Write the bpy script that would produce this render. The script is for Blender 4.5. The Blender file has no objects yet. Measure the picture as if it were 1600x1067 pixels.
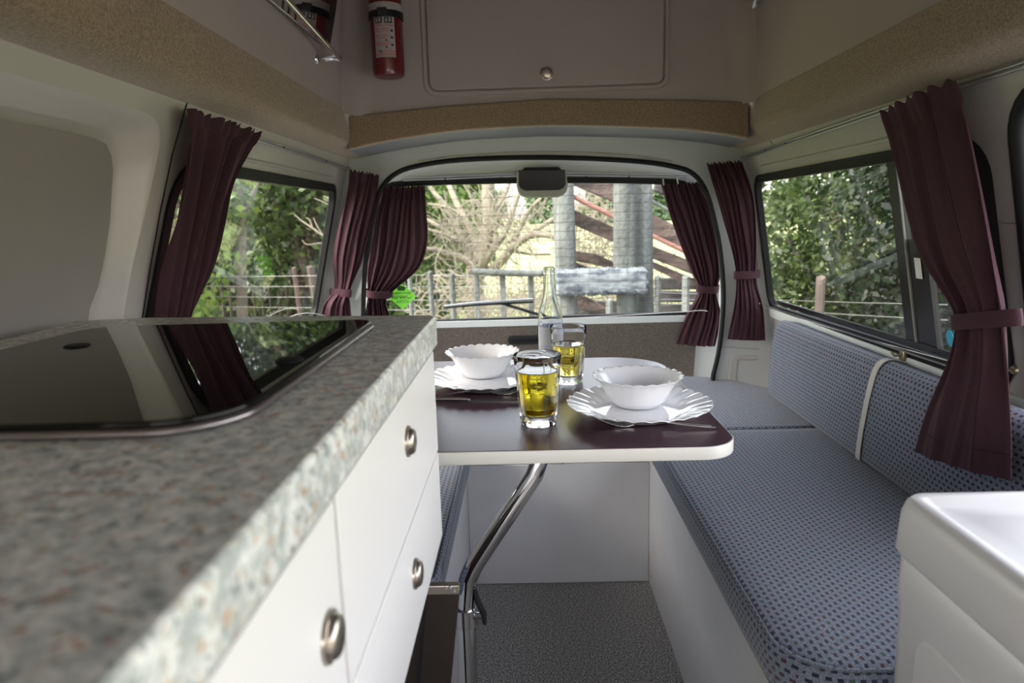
import bpy, bmesh, math, random
import numpy as np
from mathutils import Vector, Matrix
random.seed(7); rng = np.random.default_rng(7)
PI = math.pi
C = bpy.context.scene.collection
S = bpy.context.scene

# ------------------------------------------------------------------ camera
H = 1.05                                   # eye height above the van floor
F = 1067.0
def _axes(vp=(817, 342), roll=0.025):
    y = np.array([vp[0]-800, -(vp[1]-533.5), F]); y /= np.linalg.norm(y)
    z = np.array([math.sin(-roll), math.cos(roll), 0]); z = z - y*z.dot(y); z /= np.linalg.norm(z)
    x = np.cross(y, z)
    if x[0] < 0: x = -x
    return np.array([x, y, z])
AX = _axes()
cam_d = bpy.data.cameras.new('camera'); cam = bpy.data.objects.new('camera', cam_d); C.objects.link(cam)
cam_d.lens = 24.0; cam_d.sensor_width = 36.0; cam_d.clip_start = 0.02; cam_d.clip_end = 600
r_, u_, f_ = AX[:, 0], AX[:, 1], AX[:, 2]
cam.matrix_world = Matrix(((r_[0], u_[0], -f_[0], 0), (r_[1], u_[1], -f_[1], 0), (r_[2], u_[2], -f_[2], H), (0, 0, 0, 1)))
cam_d.dof.use_dof = True; cam_d.dof.focus_distance = 1.35; cam_d.dof.aperture_fstop = 5.6
S.camera = cam

# ------------------------------------------------------------------ world, sun, exposure
w = bpy.data.worlds.new('sky'); S.world = w; w.use_nodes = True
nt = w.node_tree; bg = nt.nodes['Background']
sky = nt.nodes.new('ShaderNodeTexSky'); sky.sky_type = 'NISHITA'; sky.sun_disc = False
sky.sun_elevation = math.radians(42); sky.sun_rotation = math.radians(250)
sky.air_density = 1.0; sky.dust_density = 2.5; sky.ozone_density = 1.5
hs = nt.nodes.new('ShaderNodeHueSaturation'); hs.inputs['Saturation'].default_value = 0.45
nt.links.new(sky.outputs[0], hs.inputs['Color']); wm = nt.nodes.new('ShaderNodeMix'); wm.data_type = 'RGBA'; wm.blend_type = 'MULTIPLY'; wm.inputs['Factor'].default_value = 1
wm.inputs['B'].default_value = (1.0, .915, .87, 1)
nt.links.new(hs.outputs[0], wm.inputs['A']); nt.links.new(wm.outputs['Result'], bg.inputs[0])
bg.inputs[1].default_value = 0.7
sun_d = bpy.data.lights.new('sun', 'SUN'); sun_d.energy = 2.4; sun_d.angle = math.radians(1.5); sun_d.color = (1, .95, .86)
sun = bpy.data.objects.new('sun', sun_d); C.objects.link(sun)
sun.rotation_euler = (math.radians(32), math.radians(0), math.radians(-35))
S.view_settings.view_transform = 'Standard'; S.view_settings.look = 'None'
S.view_settings.gamma = 1; S.view_settings.use_curve_mapping = False
S.view_settings.exposure = 1.4
S.cycles.use_denoising = True
S.cycles.max_bounces = 14; S.cycles.diffuse_bounces = 6; S.cycles.glossy_bounces = 6
S.cycles.transmission_bounces = 12; S.cycles.transparent_max_bounces = 24
S.cycles.caustics_reflective = False; S.cycles.caustics_refractive = False
S.cycles.sample_clamp_indirect = 6

# ------------------------------------------------------------------ ray helpers (measuring the place)
def ray(px, py): return AX.dot(np.array([px-800, -(py-533.5), F]))
def onX(px, py, x): r = ray(px, py); q = r*(x/r[0]); return Vector((q[0], q[1], q[2]+H))
def onY(px, py, y): r = ray(px, py); q = r*(y/r[1]); return Vector((q[0], q[1], q[2]+H))
def onZ(px, py, z): r = ray(px, py); q = r*((z-H)/r[2]); return Vector((q[0], q[1], q[2]+H))
def onR(px, py, off=0.0):                     # leaning right wall, off metres inside it
    r = ray(px, py); q = r*((.793-off)/(r[0]+.2*r[2])); return Vector((q[0], q[1], q[2]+H))
def onL(px, py, off=0.0):
    r = ray(px, py); q = r*((-.6513+off)/(r[0]-.27*r[2])); return Vector((q[0], q[1], q[2]+H))
def onT(px, py, off=0.0):                     # leaning tailgate plane
    r = ray(px, py); q = r*((2.50-off)/(r[1]+.2*r[2])); return Vector((q[0], q[1], q[2]+H))
def xR(z): return .793-.2*(z-H)
def xL(z): return -.6513+.27*(z-H)
def yT(z): return 2.50-.2*(z-H)

# ------------------------------------------------------------------ materials
def mat(name, col=(.8, .8, .8), rough=.5, metal=0, spec=.5, noise=None, bump=None, stretch=None, coat=0, sheen=0, trans=0, ior=1.5, alpha=1):
    m = bpy.data.materials.new(name); m.use_nodes = True
    n, l = m.node_tree.nodes, m.node_tree.links; b = n['Principled BSDF']
    b.inputs['Base Color'].default_value = (*col, 1); b.inputs['Roughness'].default_value = rough
    b.inputs['Metallic'].default_value = metal; b.inputs['Specular IOR Level'].default_value = spec
    b.inputs['Coat Weight'].default_value = coat; b.inputs['Sheen Weight'].default_value = sheen
    b.inputs['Transmission Weight'].default_value = trans; b.inputs['IOR'].default_value = ior
    tc = n.new('ShaderNodeTexCoord')
    if noise:      # (scale, col2, contrast lo, hi)
        sc, c2, lo, hi = noise
        t = n.new('ShaderNodeTexNoise'); t.inputs['Scale'].default_value = sc; t.inputs['Detail'].default_value = 6
        if stretch:
            mp = n.new('ShaderNodeMapping'); mp.inputs['Scale'].default_value = stretch
            l.new(tc.outputs['Object'], mp.inputs[0]); l.new(mp.outputs[0], t.inputs['Vector'])
        else: l.new(tc.outputs['Object'], t.inputs['Vector'])
        cr = n.new('ShaderNodeValToRGB'); cr.color_ramp.elements[0].position = lo; cr.color_ramp.elements[1].position = hi
        cr.color_ramp.elements[0].color = (*col, 1); cr.color_ramp.elements[1].color = (*c2, 1)
        l.new(t.outputs['Fac'], cr.inputs[0]); l.new(cr.outputs[0], b.inputs['Base Color'])
    if bump:
        sc, st, di = bump
        t = n.new('ShaderNodeTexNoise'); t.inputs['Scale'].default_value = sc; t.inputs['Detail'].default_value = 4
        l.new(tc.outputs['Object'], t.inputs['Vector'])
        bp = n.new('ShaderNodeBump'); bp.inputs['Strength'].default_value = st; bp.inputs['Distance'].default_value = di
        l.new(t.outputs['Fac'], bp.inputs['Height']); l.new(bp.outputs[0], b.inputs['Normal'])
    return m
M = {}
M['paint'] = mat('cream_van_paint', (.46, .44, .415), .28, noise=(3, (.42, .402, .38), .35, .75), bump=(25, .05, .002))
M['paint_white'] = mat('pale_door_paint', (.66, .70, .68), .25, noise=(4, (.60, .64, .63), .3, .8))
M['paint_rear'] = mat('pale_rear_paint', (.50, .515, .50), .27, noise=(4, (.46, .475, .465), .3, .8))
M['liner'] = mat('cream_roof_liner', (.35, .305, .275), .55, noise=(2, (.32, .278, .25), .3, .8), bump=(60, .08, .002))
M['insert'] = mat('grey_wall_board', (.25, .225, .215), .6, noise=(5, (.235, .212, .20), .3, .7))
M['band'] = mat('beige_carpet', (.30, .22, .14), .95, noise=(260, (.16, .11, .065), .35, .65), bump=(420, .35, .002), sheen=.3)
M['carpet'] = mat('taupe_door_carpet', (.17, .145, .12), .95, noise=(230, (.08, .068, .056), .35, .65), bump=(300, .9, .004))
M['grey'] = mat('grey_roof_metal', (.17, .18, .19), .5)
M['black'] = mat('black_rubber', (.008, .008, .009), .55, spec=.25)
M['black_gloss'] = mat('black_plastic', (.015, .015, .017), .25)
M['greyplastic'] = mat('grey_green_plastic', (.30, .31, .26), .45)
M['curtain'] = mat('maroon_velvet', (.041, .0088, .018), .85, noise=(140, (.029, .0065, .013), .3, .7), bump=(500, .3, .001), sheen=.08)
M['curtain'].node_tree.nodes['Principled BSDF'].inputs['Sheen Tint'].default_value = (.8, .35, .4, 1)
M['white_lam'] = mat('white_laminate', (.78, .765, .735), .35)
M['bench_lam'] = mat('bench_white_laminate', (.62, .62, .63), .4, noise=(12, (.58, .58, .59), .3, .8))
M['edge'] = mat('cream_table_edging', (.74, .72, .65), .35)
M['table'] = mat('plum_table_laminate', (.055, .016, .032), .28, spec=.9, noise=(420, (.066, .022, .040), .3, .7))
M['chrome'] = mat('chrome', (.75, .75, .76), .08, 1)
M['steel'] = mat('brushed_steel', (.68, .67, .66), .2, 1)
M['nickel'] = mat('brushed_nickel', (.46, .41, .35), .32, 1)
M['alu'] = mat('aluminium_rail', (.55, .56, .60), .35, .9)
M['brass'] = mat('tarnished_brass', (.30, .25, .17), .4, .9)
M['china'] = mat('white_glazed_china', (.86, .86, .87), .08, coat=.6)
M['plastic'] = mat('white_moulded_plastic', (.62, .61, .59), .32, bump=(8, .04, .004))
M['red'] = mat('red_enamel', (.11, .005, .007), .25, coat=.4)
M['label'] = mat('printed_label_white', (.36, .32, .30), .5)
M['ink_black'] = mat('black_ink', (.02, .02, .02), .6)
M['ink_red'] = mat('red_ink', (.45, .04, .04), .6)
M['white'] = mat('white_plastic', (.78, .78, .76), .4)
M['elastic'] = mat('grey_white_webbing', (.52, .50, .46), .8, bump=(400, .4, .001))
M['darkpanel'] = mat('dark_brown_panel', (.035, .022, .017), .4, noise=(60, (.028, .018, .014), .3, .8))
M['hobglass'] = mat('black_hob_glass', (.006, .006, .006), .02, spec=.22)
M['hobtrim'] = mat('satin_hob_trim', (.32, .29, .29), .3, .9)
M['sticker'] = mat('green_sticker', (.38, .72, .16), .6)
_n, _l = M['sticker'].node_tree.nodes, M['sticker'].node_tree.links
_tr = _n.new('ShaderNodeBsdfTranslucent'); _tr.inputs[0].default_value = (.42, .80, .2, 1)
_mx = _n.new('ShaderNodeMixShader'); _mx.inputs[0].default_value = .6
_l.new(_n['Principled BSDF'].outputs[0], _mx.inputs[1]); _l.new(_tr.outputs[0], _mx.inputs[2]); _l.new(_mx.outputs[0], _n['Material Output'].inputs[0])
M['ink_green'] = mat('dark_green_ink', (.008, .07, .012), .6)
M['mirror'] = mat('mirror_glass', (.80, .80, .78), .01, 1)
M['post'] = mat('weathered_grey_post', (.145, .158, .15), .9, stretch=(1.6, 1.6, .3), noise=(9, (.055, .062, .058), .35, .68), bump=(30, .6, .02))
M['plank'] = mat('brown_weathered_plank', (.14, .105, .09), .9, stretch=(.5, 1, 1.6), noise=(10, (.045, .034, .030), .38, .62), bump=(30, .6, .02))
M['lichen'] = mat('lichen_covered_timber', (.17, .19, .205), .95, stretch=(.45, 1, 1.6), noise=(16, (.05, .06, .075), .45, .60), bump=(26, .5, .015))
M['darkplank'] = mat('dark_weathered_plank', (.075, .07, .07), .9, noise=(7, (.035, .033, .035), .4, .65), bump=(30, .5, .02))
M['pipe'] = mat('rusty_pink_pipe', (.38, .20, .17), .55, noise=(12, (.26, .11, .09), .4, .7))
M['blade_metal'] = mat('pale_wiper_metal', (.75, .75, .76), .3, .5)
M['wire'] = mat('galvanised_wire', (.42, .42, .42), .4, .6)
M['twig'] = mat('bleached_bare_branch', (.30, .265, .20), .85, noise=(6, (.17, .15, .12), .4, .7), bump=(30, .5, .02))
M['bark'] = mat('grey_brown_bark', (.20, .165, .14), .9, noise=(8, (.11, .09, .08), .4, .7), bump=(25, .7, .02))
M['picket'] = mat('brown_fence_post', (.13, .10, .085), .9, noise=(8, (.08, .065, .055), .4, .7))
def leafmat(name, c1, c2):
    m = bpy.data.materials.new(name); m.use_nodes = True; n, l = m.node_tree.nodes, m.node_tree.links
    b = n['Principled BSDF']; b.inputs['Roughness'].default_value = .45
    g = n.new('ShaderNodeNewGeometry'); cr = n.new('ShaderNodeValToRGB')
    cr.color_ramp.elements[0].color = (*c1, 1); cr.color_ramp.elements[1].color = (*c2, 1)
    l.new(g.outputs['Random Per Island'], cr.inputs[0]); l.new(cr.outputs[0], b.inputs['Base Color'])
    t = n.new('ShaderNodeBsdfTranslucent'); l.new(cr.outputs[0], t.inputs[0])
    mx = n.new('ShaderNodeMixShader'); mx.inputs[0].default_value = .35
    l.new(b.outputs[0], mx.inputs[1]); l.new(t.outputs[0], mx.inputs[2]); l.new(mx.outputs[0], n['Material Output'].inputs[0])
    return m
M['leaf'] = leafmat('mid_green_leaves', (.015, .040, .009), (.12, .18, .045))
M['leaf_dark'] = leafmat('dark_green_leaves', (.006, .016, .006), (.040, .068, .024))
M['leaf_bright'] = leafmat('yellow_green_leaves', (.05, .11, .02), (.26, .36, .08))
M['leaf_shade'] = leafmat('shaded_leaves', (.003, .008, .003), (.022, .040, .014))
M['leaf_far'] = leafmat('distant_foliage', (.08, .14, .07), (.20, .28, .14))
M['grass'] = mat('sunlit_pasture', (.29, .33, .13), .95, noise=(.6, (.35, .37, .18), .3, .7), bump=(14, 1, .08))
M['blade'] = leafmat('grass_blades', (.12, .22, .05), (.30, .40, .12))

def glass_mat(name, tint=(.80, .82, .81)):
    m = bpy.data.materials.new(name); m.use_nodes = True; n, l = m.node_tree.nodes, m.node_tree.links
    n.remove(n['Principled BSDF'])
    t = n.new('ShaderNodeBsdfTransparent'); t.inputs[0].default_value = (*tint, 1)
    g = n.new('ShaderNodeBsdfGlossy'); g.inputs['Roughness'].default_value = .0
    f = n.new('ShaderNodeFresnel'); gm = n.new('ShaderNodeNewGeometry'); mr = n.new('ShaderNodeMapRange'); mr.inputs['To Min'].default_value = 1.5; mr.inputs['To Max'].default_value = 1/1.5; l.new(gm.outputs['Backfacing'], mr.inputs['Value']); l.new(mr.outputs[0], f.inputs['IOR'])
    mx = n.new('ShaderNodeMixShader'); l.new(f.outputs[0], mx.inputs[0]); l.new(t.outputs[0], mx.inputs[1]); l.new(g.outputs[0], mx.inputs[2])
    l.new(mx.outputs[0], n['Material Output'].inputs[0]); return m
M['pane'] = glass_mat('window_glass')
M['pane_tint'] = glass_mat('tinted_window_glass', (.82, .85, .84))
M['glass'] = mat('clear_glass', (1, 1, 1), 0, trans=1, ior=1.25)
M['bottleglass'] = mat('clear_bottle_glass', (.97, .99, .98), .02, trans=1, ior=1.15)
def drink_mat(name, col, dens):
    m = mat(name, (1, 1, 1), 0, trans=1, ior=1.33)
    n, l = m.node_tree.nodes, m.node_tree.links
    v = n.new('ShaderNodeVolumeAbsorption'); v.inputs['Color'].default_value = (*col, 1); v.inputs['Density'].default_value = dens
    l.new(v.outputs[0], n['Material Output'].inputs['Volume']); return m
M['beer'] = drink_mat('golden_beer', (.93, .875, .0), 52)
M['beer_pale'] = drink_mat('cloudy_amber_beer', (.93, .86, .25), 42)

def worktop_mat():
    m = bpy.data.materials.new('speckled_green_worktop'); m.use_nodes = True; n, l = m.node_tree.nodes, m.node_tree.links
    b = n['Principled BSDF']; b.inputs['Roughness'].default_value = .32
    tc = n.new('ShaderNodeTexCoord')
    def nz(scale, det, off):
        mp = n.new('ShaderNodeMapping'); mp.inputs['Location'].default_value = off; l.new(tc.outputs['Object'], mp.inputs[0])
        t = n.new('ShaderNodeTexNoise'); t.inputs['Scale'].default_value = scale; t.inputs['Detail'].default_value = det; t.inputs['Roughness'].default_value = .65
        l.new(mp.outputs[0], t.inputs['Vector']); return t.outputs['Fac']
    def mix(fac, a, bcol):
        x = n.new('ShaderNodeMix'); x.data_type = 'RGBA'; l.new(fac, x.inputs['Factor']); l.new(a, x.inputs['A']) if not isinstance(a, tuple) else setattr(x.inputs['A'], 'default_value', (*a, 1))
        x.inputs['B'].default_value = (*bcol, 1); return x.outputs['Result']
    def step(v, lo, hi):
        x = n.new('ShaderNodeMapRange'); x.inputs['From Min'].default_value = lo; x.inputs['From Max'].default_value = hi; l.new(v, x.inputs['Value']); return x.outputs[0]
    c = mix(step(nz(75, 4, (0, 0, 0)), .41, .59), (.44, .48, .46), (.84, .85, .80))
    c = mix(step(nz(120, 3, (3, 1, 0)), .56, .63), c, (.22, .26, .26))
    c = mix(step(nz(120, 3, (7, 2, 5)), .57, .63), c, (.62, .60, .52))
    c = mix(step(nz(80, 2, (1, 9, 4)), .63, .68), c, (.40, .27, .19))
    c = mix(step(nz(95, 2, (5, 5, 8)), .63, .68), c, (.55, .38, .26))
    l.new(c, b.inputs['Base Color']); return m
M['worktop'] = worktop_mat()

def dots_mat():
    m = bpy.data.materials.new('blue_grey_dotted_upholstery'); m.use_nodes = True; n, l = m.node_tree.nodes, m.node_tree.links
    b = n['Principled BSDF']; b.inputs['Roughness'].default_value = .95; b.inputs['Sheen Weight'].default_value = .25
    tc = n.new('ShaderNodeTexCoord'); sp = n.new('ShaderNodeSeparateXYZ'); l.new(tc.outputs['Object'], sp.inputs[0])
    sn = n.new('ShaderNodeSeparateXYZ'); l.new(tc.outputs['Normal'], sn.inputs[0])
    def ma(op, a, bb=None, c=None):
        x = n.new('ShaderNodeMath'); x.operation = op
        for i, v in enumerate((a, bb, c)):
            if v is None: continue
            if isinstance(v, (int, float)): x.inputs[i].default_value = v
            else: l.new(v, x.inputs[i])
        return x.outputs[0]
    def sel(fac, a, bb): return ma('ADD', ma('MULTIPLY', fac, a), ma('MULTIPLY', ma('SUBTRACT', 1, fac), bb))
    nz = ma('GREATER_THAN', ma('ABSOLUTE', sn.outputs[2]), .65); ny = ma('GREATER_THAN', ma('ABSOLUTE', sn.outputs[1]), .7)
    u = sel(ny, sp.outputs[0], sp.outputs[1])
    v = sel(nz, sp.outputs[0], sp.outputs[2])
    us = ma('MULTIPLY', u, 1/.014); vs = ma('MULTIPLY', v, 1/.0105)
    row = ma('FLOOR', vs); us2 = ma('ADD', us, ma('MULTIPLY', ma('MODULO', ma('ABSOLUTE', row), 2), .5))
    fu = ma('ABSOLUTE', ma('SUBTRACT', ma('FRACT', us2), .5)); fv = ma('ABSOLUTE', ma('SUBTRACT', ma('FRACT', vs), .5))
    d = ma('MULTIPLY', ma('LESS_THAN', fu, .27), ma('LESS_THAN', fv, .24))
    cx = n.new('ShaderNodeCombineXYZ'); l.new(ma('FLOOR', us2), cx.inputs[0]); l.new(row, cx.inputs[1])
    wn = n.new('ShaderNodeTexWhiteNoise'); wn.noise_dimensions = '2D'; l.new(cx.outputs[0], wn.inputs['Vector'])
    cr = n.new('ShaderNodeValToRGB'); cr.color_ramp.interpolation = 'CONSTANT'
    e = cr.color_ramp.elements; e[0].color = (.010, .014, .028, 1); e[1].position = .55; e[1].color = (.014, .024, .055, 1)
    x = e.new(.78); x.color = (.055, .018, .022, 1); x = e.new(.9); x.color = (.03, .07, .05, 1)
    l.new(wn.outputs['Value'], cr.inputs[0])
    t = n.new('ShaderNodeTexNoise'); t.inputs['Scale'].default_value = 500; l.new(tc.outputs['Object'], t.inputs['Vector'])
    c2 = n.new('ShaderNodeValToRGB'); c2.color_ramp.elements[0].color = (.072, .086, .122, 1); c2.color_ramp.elements[1].color = (.24, .265, .325, 1)
    c2.color_ramp.elements[0].position = .3; c2.color_ramp.elements[1].position = .7
    l.new(t.outputs['Fac'], c2.inputs[0])
    mx = n.new('ShaderNodeMix'); mx.data_type = 'RGBA'; l.new(d, mx.inputs['Factor']); l.new(c2.outputs[0], mx.inputs['A']); l.new(cr.outputs[0], mx.inputs['B'])
    l.new(mx.outputs['Result'], b.inputs['Base Color'])
    bp = n.new('ShaderNodeBump'); bp.inputs['Strength'].default_value = .5; bp.inputs['Distance'].default_value = .0015
    l.new(ma('SUBTRACT', t.outputs['Fac'], d), bp.inputs['Height']); l.new(bp.outputs[0], b.inputs['Normal'])
    return m
M['seat'] = dots_mat()
def vinyl_mat():
    m = mat('grey_speckled_vinyl', (.15, .145, .14), .55)
    n, l = m.node_tree.nodes, m.node_tree.links; b = n['Principled BSDF']; tc = n.new('ShaderNodeTexCoord')
    v = n.new('ShaderNodeTexNoise'); v.inputs['Scale'].default_value = 260; v.inputs['Detail'].default_value = 2; l.new(tc.outputs['Object'], v.inputs['Vector'])
    cr = n.new('ShaderNodeValToRGB'); e = cr.color_ramp.elements
    e[0].position = .36; e[0].color = (.03, .03, .03, 1); e[1].position = .64; e[1].color = (.60, .59, .57, 1)
    x = e.new(.45); x.color = (.23, .225, .215, 1); x = e.new(.55); x.color = (.29, .28, .27, 1)
    l.new(v.outputs['Fac'], cr.inputs[0]); l.new(cr.outputs[0], b.inputs['Base Color']); return m
M['vinyl'] = vinyl_mat()

# ------------------------------------------------------------------ object helpers
def tag(o, label=None, cat=None, group=None, kind=None):
    if label: o['label'] = label
    if cat: o['category'] = cat
    if group: o['group'] = group
    if kind: o['kind'] = kind
    return o
def place(o, parent):
    C.objects.link(o)
    if parent is not None:
        o.parent = parent
        o.matrix_parent_inverse = Matrix.Translation(-Vector(parent.location)) if parent.type == 'EMPTY' else Matrix.Identity(4)
    return o
def thing(name, label, cat, loc=(0, 0, 0), group=None):
    o = bpy.data.objects.new(name, None); C.objects.link(o); o.location = loc; o.empty_display_size = .05
    return tag(o, label, cat, group)
def finish(me, smooth, mat_, name, parent, angle=35):
    if mat_ is not None: me.materials.append(mat_)
    if smooth:
        if smooth != 'keep': me.polygons.foreach_set('use_smooth', [True]*len(me.polygons))
        fl_ = [p.use_smooth for p in me.polygons]
        me.set_sharp_from_angle(angle=math.radians(angle))
        if smooth == 'keep': me.polygons.foreach_set('use_smooth', fl_)
    o = bpy.data.objects.new(name, me); return place(o, parent)
def mesh(name, verts, faces, mat_, parent=None, smooth=False, angle=35):
    me = bpy.data.meshes.new(name); me.from_pydata([tuple(v) for v in verts], [], faces); me.update()
    return finish(me, smooth, mat_, name, parent, angle)
def bmobj(name, bm, mat_, parent=None, smooth=True, angle=35, fix=True):
    if fix: bmesh.ops.recalc_face_normals(bm, faces=bm.faces)
    me = bpy.data.meshes.new(name); bm.to_mesh(me); bm.free()
    return finish(me, smooth, mat_, name, parent, angle)
def add_box(bm, lo, hi, bev=0, seg=2, rot=None, rz=None):
    b2 = bmesh.new(); bmesh.ops.create_cube(b2, size=1)
    lo, hi = Vector(lo), Vector(hi); c, s = (lo+hi)/2, hi-lo
    for v in b2.verts: v.co = Vector((v.co.x*s.x, v.co.y*s.y, v.co.z*s.z))
    if bev: bmesh.ops.bevel(b2, geom=b2.edges[:], offset=bev, segments=seg, profile=.5, affect='EDGES')
    b2.normal_update()
    for f in b2.faces: f.smooth = max(abs(f.normal.x), abs(f.normal.y), abs(f.normal.z)) < .9999
    for v in b2.verts:
        p = v.co.copy()
        if rot is not None: p = rot @ p
        v.co = p + c
    merge(bm, b2)
def merge(bm, b2):
    vm = {v: bm.verts.new(v.co) for v in b2.verts}
    for f in b2.faces:
        try: bm.faces.new([vm[v] for v in f.verts]).smooth = f.smooth
        except ValueError: pass
    b2.free()
def box(name, lo, hi, mat_, parent=None, bev=.003, seg=2, rot=None):
    bm = bmesh.new(); add_box(bm, lo, hi, bev, seg, rot); return bmobj(name, bm, mat_, parent, 'keep')
def tube_data(pts, rad, n=12, cap=True):
    pts = [Vector(p) for p in pts]; V, Fc = [], []
    rad = rad if isinstance(rad, (list, tuple)) else [rad]*len(pts)
    up = None
    for i, p in enumerate(pts):
        t = (pts[min(i+1, len(pts)-1)]-pts[max(i-1, 0)])
        if t.length < 1e-9: t = Vector((0, 0, 1))
        t.normalize()
        if up is None:
            up = t.orthogonal().normalized()
        else:
            up = (up - t*up.dot(t)); up = up.normalized() if up.length > 1e-6 else t.orthogonal().normalized()
        sd = t.cross(up)
        for k in range(n):
            a = 2*PI*k/n; V.append(p + (up*math.cos(a)+sd*math.sin(a))*rad[i])
    for i in range(len(pts)-1):
        for k in range(n):
            a, b = i*n+k, i*n+(k+1) % n; Fc.append((a, b, b+n, a+n))
    if cap: Fc.append(tuple(range(n))[::-1]); Fc.append(tuple((len(pts)-1)*n+k for k in range(n)))
    return V, Fc
def tube(name, pts, rad, mat_, parent=None, n=12): V, Fc = tube_data(pts, rad, n); return mesh(name, V, Fc, mat_, parent, True, 60)
def tubes(name, lst, mat_, parent=None, n=5):
    V, Fc = [], []
    for pts, rad in lst:
        v, f = tube_data(pts, rad, n); o = len(V); V += v; Fc += [tuple(i+o for i in q) for q in f]
    return mesh(name, V, Fc, mat_, parent, True, 60)
def smoothpath(pts, k=6):
    pts = [Vector(p) for p in pts]; out = []
    for i in range(len(pts)-1):
        p0, p1, p2, p3 = pts[max(i-1, 0)], pts[i], pts[i+1], pts[min(i+2, len(pts)-1)]
        for j in range(k):
            t = j/k
            out.append(.5*((2*p1)+(-p0+p2)*t+(2*p0-5*p1+4*p2-p3)*t*t+(-p0+3*p1-3*p2+p3)*t**3))
    out.append(pts[-1]); return out
def lathe(name, prof, mat_, parent=None, n=48, mod=None, origin=(0, 0, 0), angle=40):
    V, Fc = [], []; o = Vector(origin)
    for i, (r, z) in enumerate(prof):
        for k in range(n):
            a = 2*PI*k/n; rr, zz = r, z
            if mod: rr, zz = mod(a, r, z, i)
            V.append(o+Vector((rr*math.cos(a), rr*math.sin(a), zz)))
    for i in range(len(prof)-1):
        for k in range(n):
            a, b = i*n+k, i*n+(k+1) % n; Fc.append((a, b, b+n, a+n))
    bm = bmesh.new(); me = bpy.data.meshes.new('t'); me.from_pydata([tuple(v) for v in V], [], Fc); bm.from_mesh(me); bpy.data.meshes.remove(me)
    bmesh.ops.remove_doubles(bm, verts=bm.verts, dist=1e-6)
    return bmobj(name, bm, mat_, parent, True, angle)
def rrect(x0, y0, x1, y1, r, n=6):
    out = []
    if not isinstance(r, (list, tuple)): r = [r]*4
    for (cx, cy, a0), q in zip(((x1-r[0], y1-r[0], 0), (x0+r[1], y1-r[1], 90), (x0+r[2], y0+r[2], 180), (x1-r[3], y0+r[3], 270)), r):
        for k in range(n+1):
            a = math.radians(a0+90*k/n); out.append((cx+q*math.cos(a), cy+q*math.sin(a)))
    return out
def prism(name, poly, h0, h1, mat_, parent=None, fn=None, bev=0, seg=2, smooth=True, holes=()):
    """extrude a 2-D outline between h0 and h1; fn maps (u, v, h) to the place"""
    fn = fn or (lambda u, v, h: Vector((u, v, h)))
    bm = bmesh.new()
    loops = [poly]+list(holes); edges = []
    for lp in loops:
        vs = [bm.verts.new((u, v, 0)) for u, v in lp]
        edges += [bm.edges.new((vs[i], vs[(i+1) % len(vs)])) for i in range(len(vs))]
    bmesh.ops.triangle_fill(bm, use_beauty=True, use_dissolve=False, edges=edges, normal=(0, 0, 1))
    g = bmesh.ops.extrude_face_region(bm, geom=bm.faces[:])
    top = {e for e in g['geom'] if isinstance(e, bmesh.types.BMVert)}
    for v in bm.verts: v.co.z = h1 if v in top else h0
    if bev:
        bmesh.ops.recalc_face_normals(bm, faces=bm.faces)
        es = [e for e in bm.edges if len(e.link_faces) == 2 and e.calc_face_angle(0) > 1.0 and abs(e.verts[0].co.z-e.verts[1].co.z) < 1e-6]
        bmesh.ops.bevel(bm, geom=es, offset=bev, segments=seg, profile=.5, affect='EDGES')
    bm.normal_update()
    for f in bm.faces: f.smooth = abs(f.normal.z) < .999
    for v in bm.verts: v.co = fn(v.co.x, v.co.y, v.co.z)
    return bmobj(name, bm, mat_, parent, 'keep' if smooth else False, 50 if bev else 30)
def text_mesh(name, body, size, mat_, parent, M4, align='CENTER', ext=0.0, bold=.018):
    cu = bpy.data.curves.new(name, 'FONT'); cu.body = body; cu.size = size; cu.align_x = align; cu.extrude = ext; cu.resolution_u = 2; cu.offset = bold*size
    o = bpy.data.objects.new('tmp', cu); C.objects.link(o)
    bpy.context.view_layer.update()
    me = bpy.data.meshes.new_from_object(o.evaluated_get(bpy.context.evaluated_depsgraph_get()))
    bpy.data.objects.remove(o); me.transform(M4); me.materials.clear()
    return finish(me, False, mat_, name, parent)
def frameM(origin, ux, uy):
    ux, uy = Vector(ux).normalized(), Vector(uy).normalized(); uz = ux.cross(uy)
    m = Matrix((ux, uy, uz)).transposed().to_4x4(); m.translation = Vector(origin); return m

# ================================================================== SETTING
def st(o): o['kind'] = 'structure'; return o
YB, YR = -1.5, 2.41                         # front opening, rear frame plane
# floor
fl = st(box('floor', (-.80, YB, -.05), (.95, 2.5, 0), M['vinyl'], None, 0))

# windows as (y, z) outlines on the leaning walls
def lim(q, px, py):
    return onY(px, py, 2.365) if q.y > 2.365 else q
def onLp(px, py, off=0.0): return lim(onL(px, py, off), px, py)
def onRp(px, py, off=0.0): return lim(onR(px, py, off), px, py)
def onRb(px, py, off=0.0):                    # hangs plumb in front of the backrest
    q = onR(px, py, off); return onX(px, py, .754) if q.x > .754 else q
def fnL(u, v, h): return Vector((xL(v)-h, u, v))
def fnR(u, v, h): return Vector((xR(v)+h, u, v))
winL = rrect(1.27, .74, 2.30, 1.155, [.04, .07, .04, .04])
winL = [(y-(z-1.155)*.0-(1.155-z)*(.09 if y < 1.6 else -.10)*(1), z) for y, z in winL]
winR = rrect(1.205, .745, 2.315, 1.145, [.035, .05, .04, .035])
winR = [(y-(1.145-z)*(.02 if y < 1.7 else -.14), z - (.012 if z < .9 and y > 1.7 else 0)) for y, z in winR]
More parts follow.
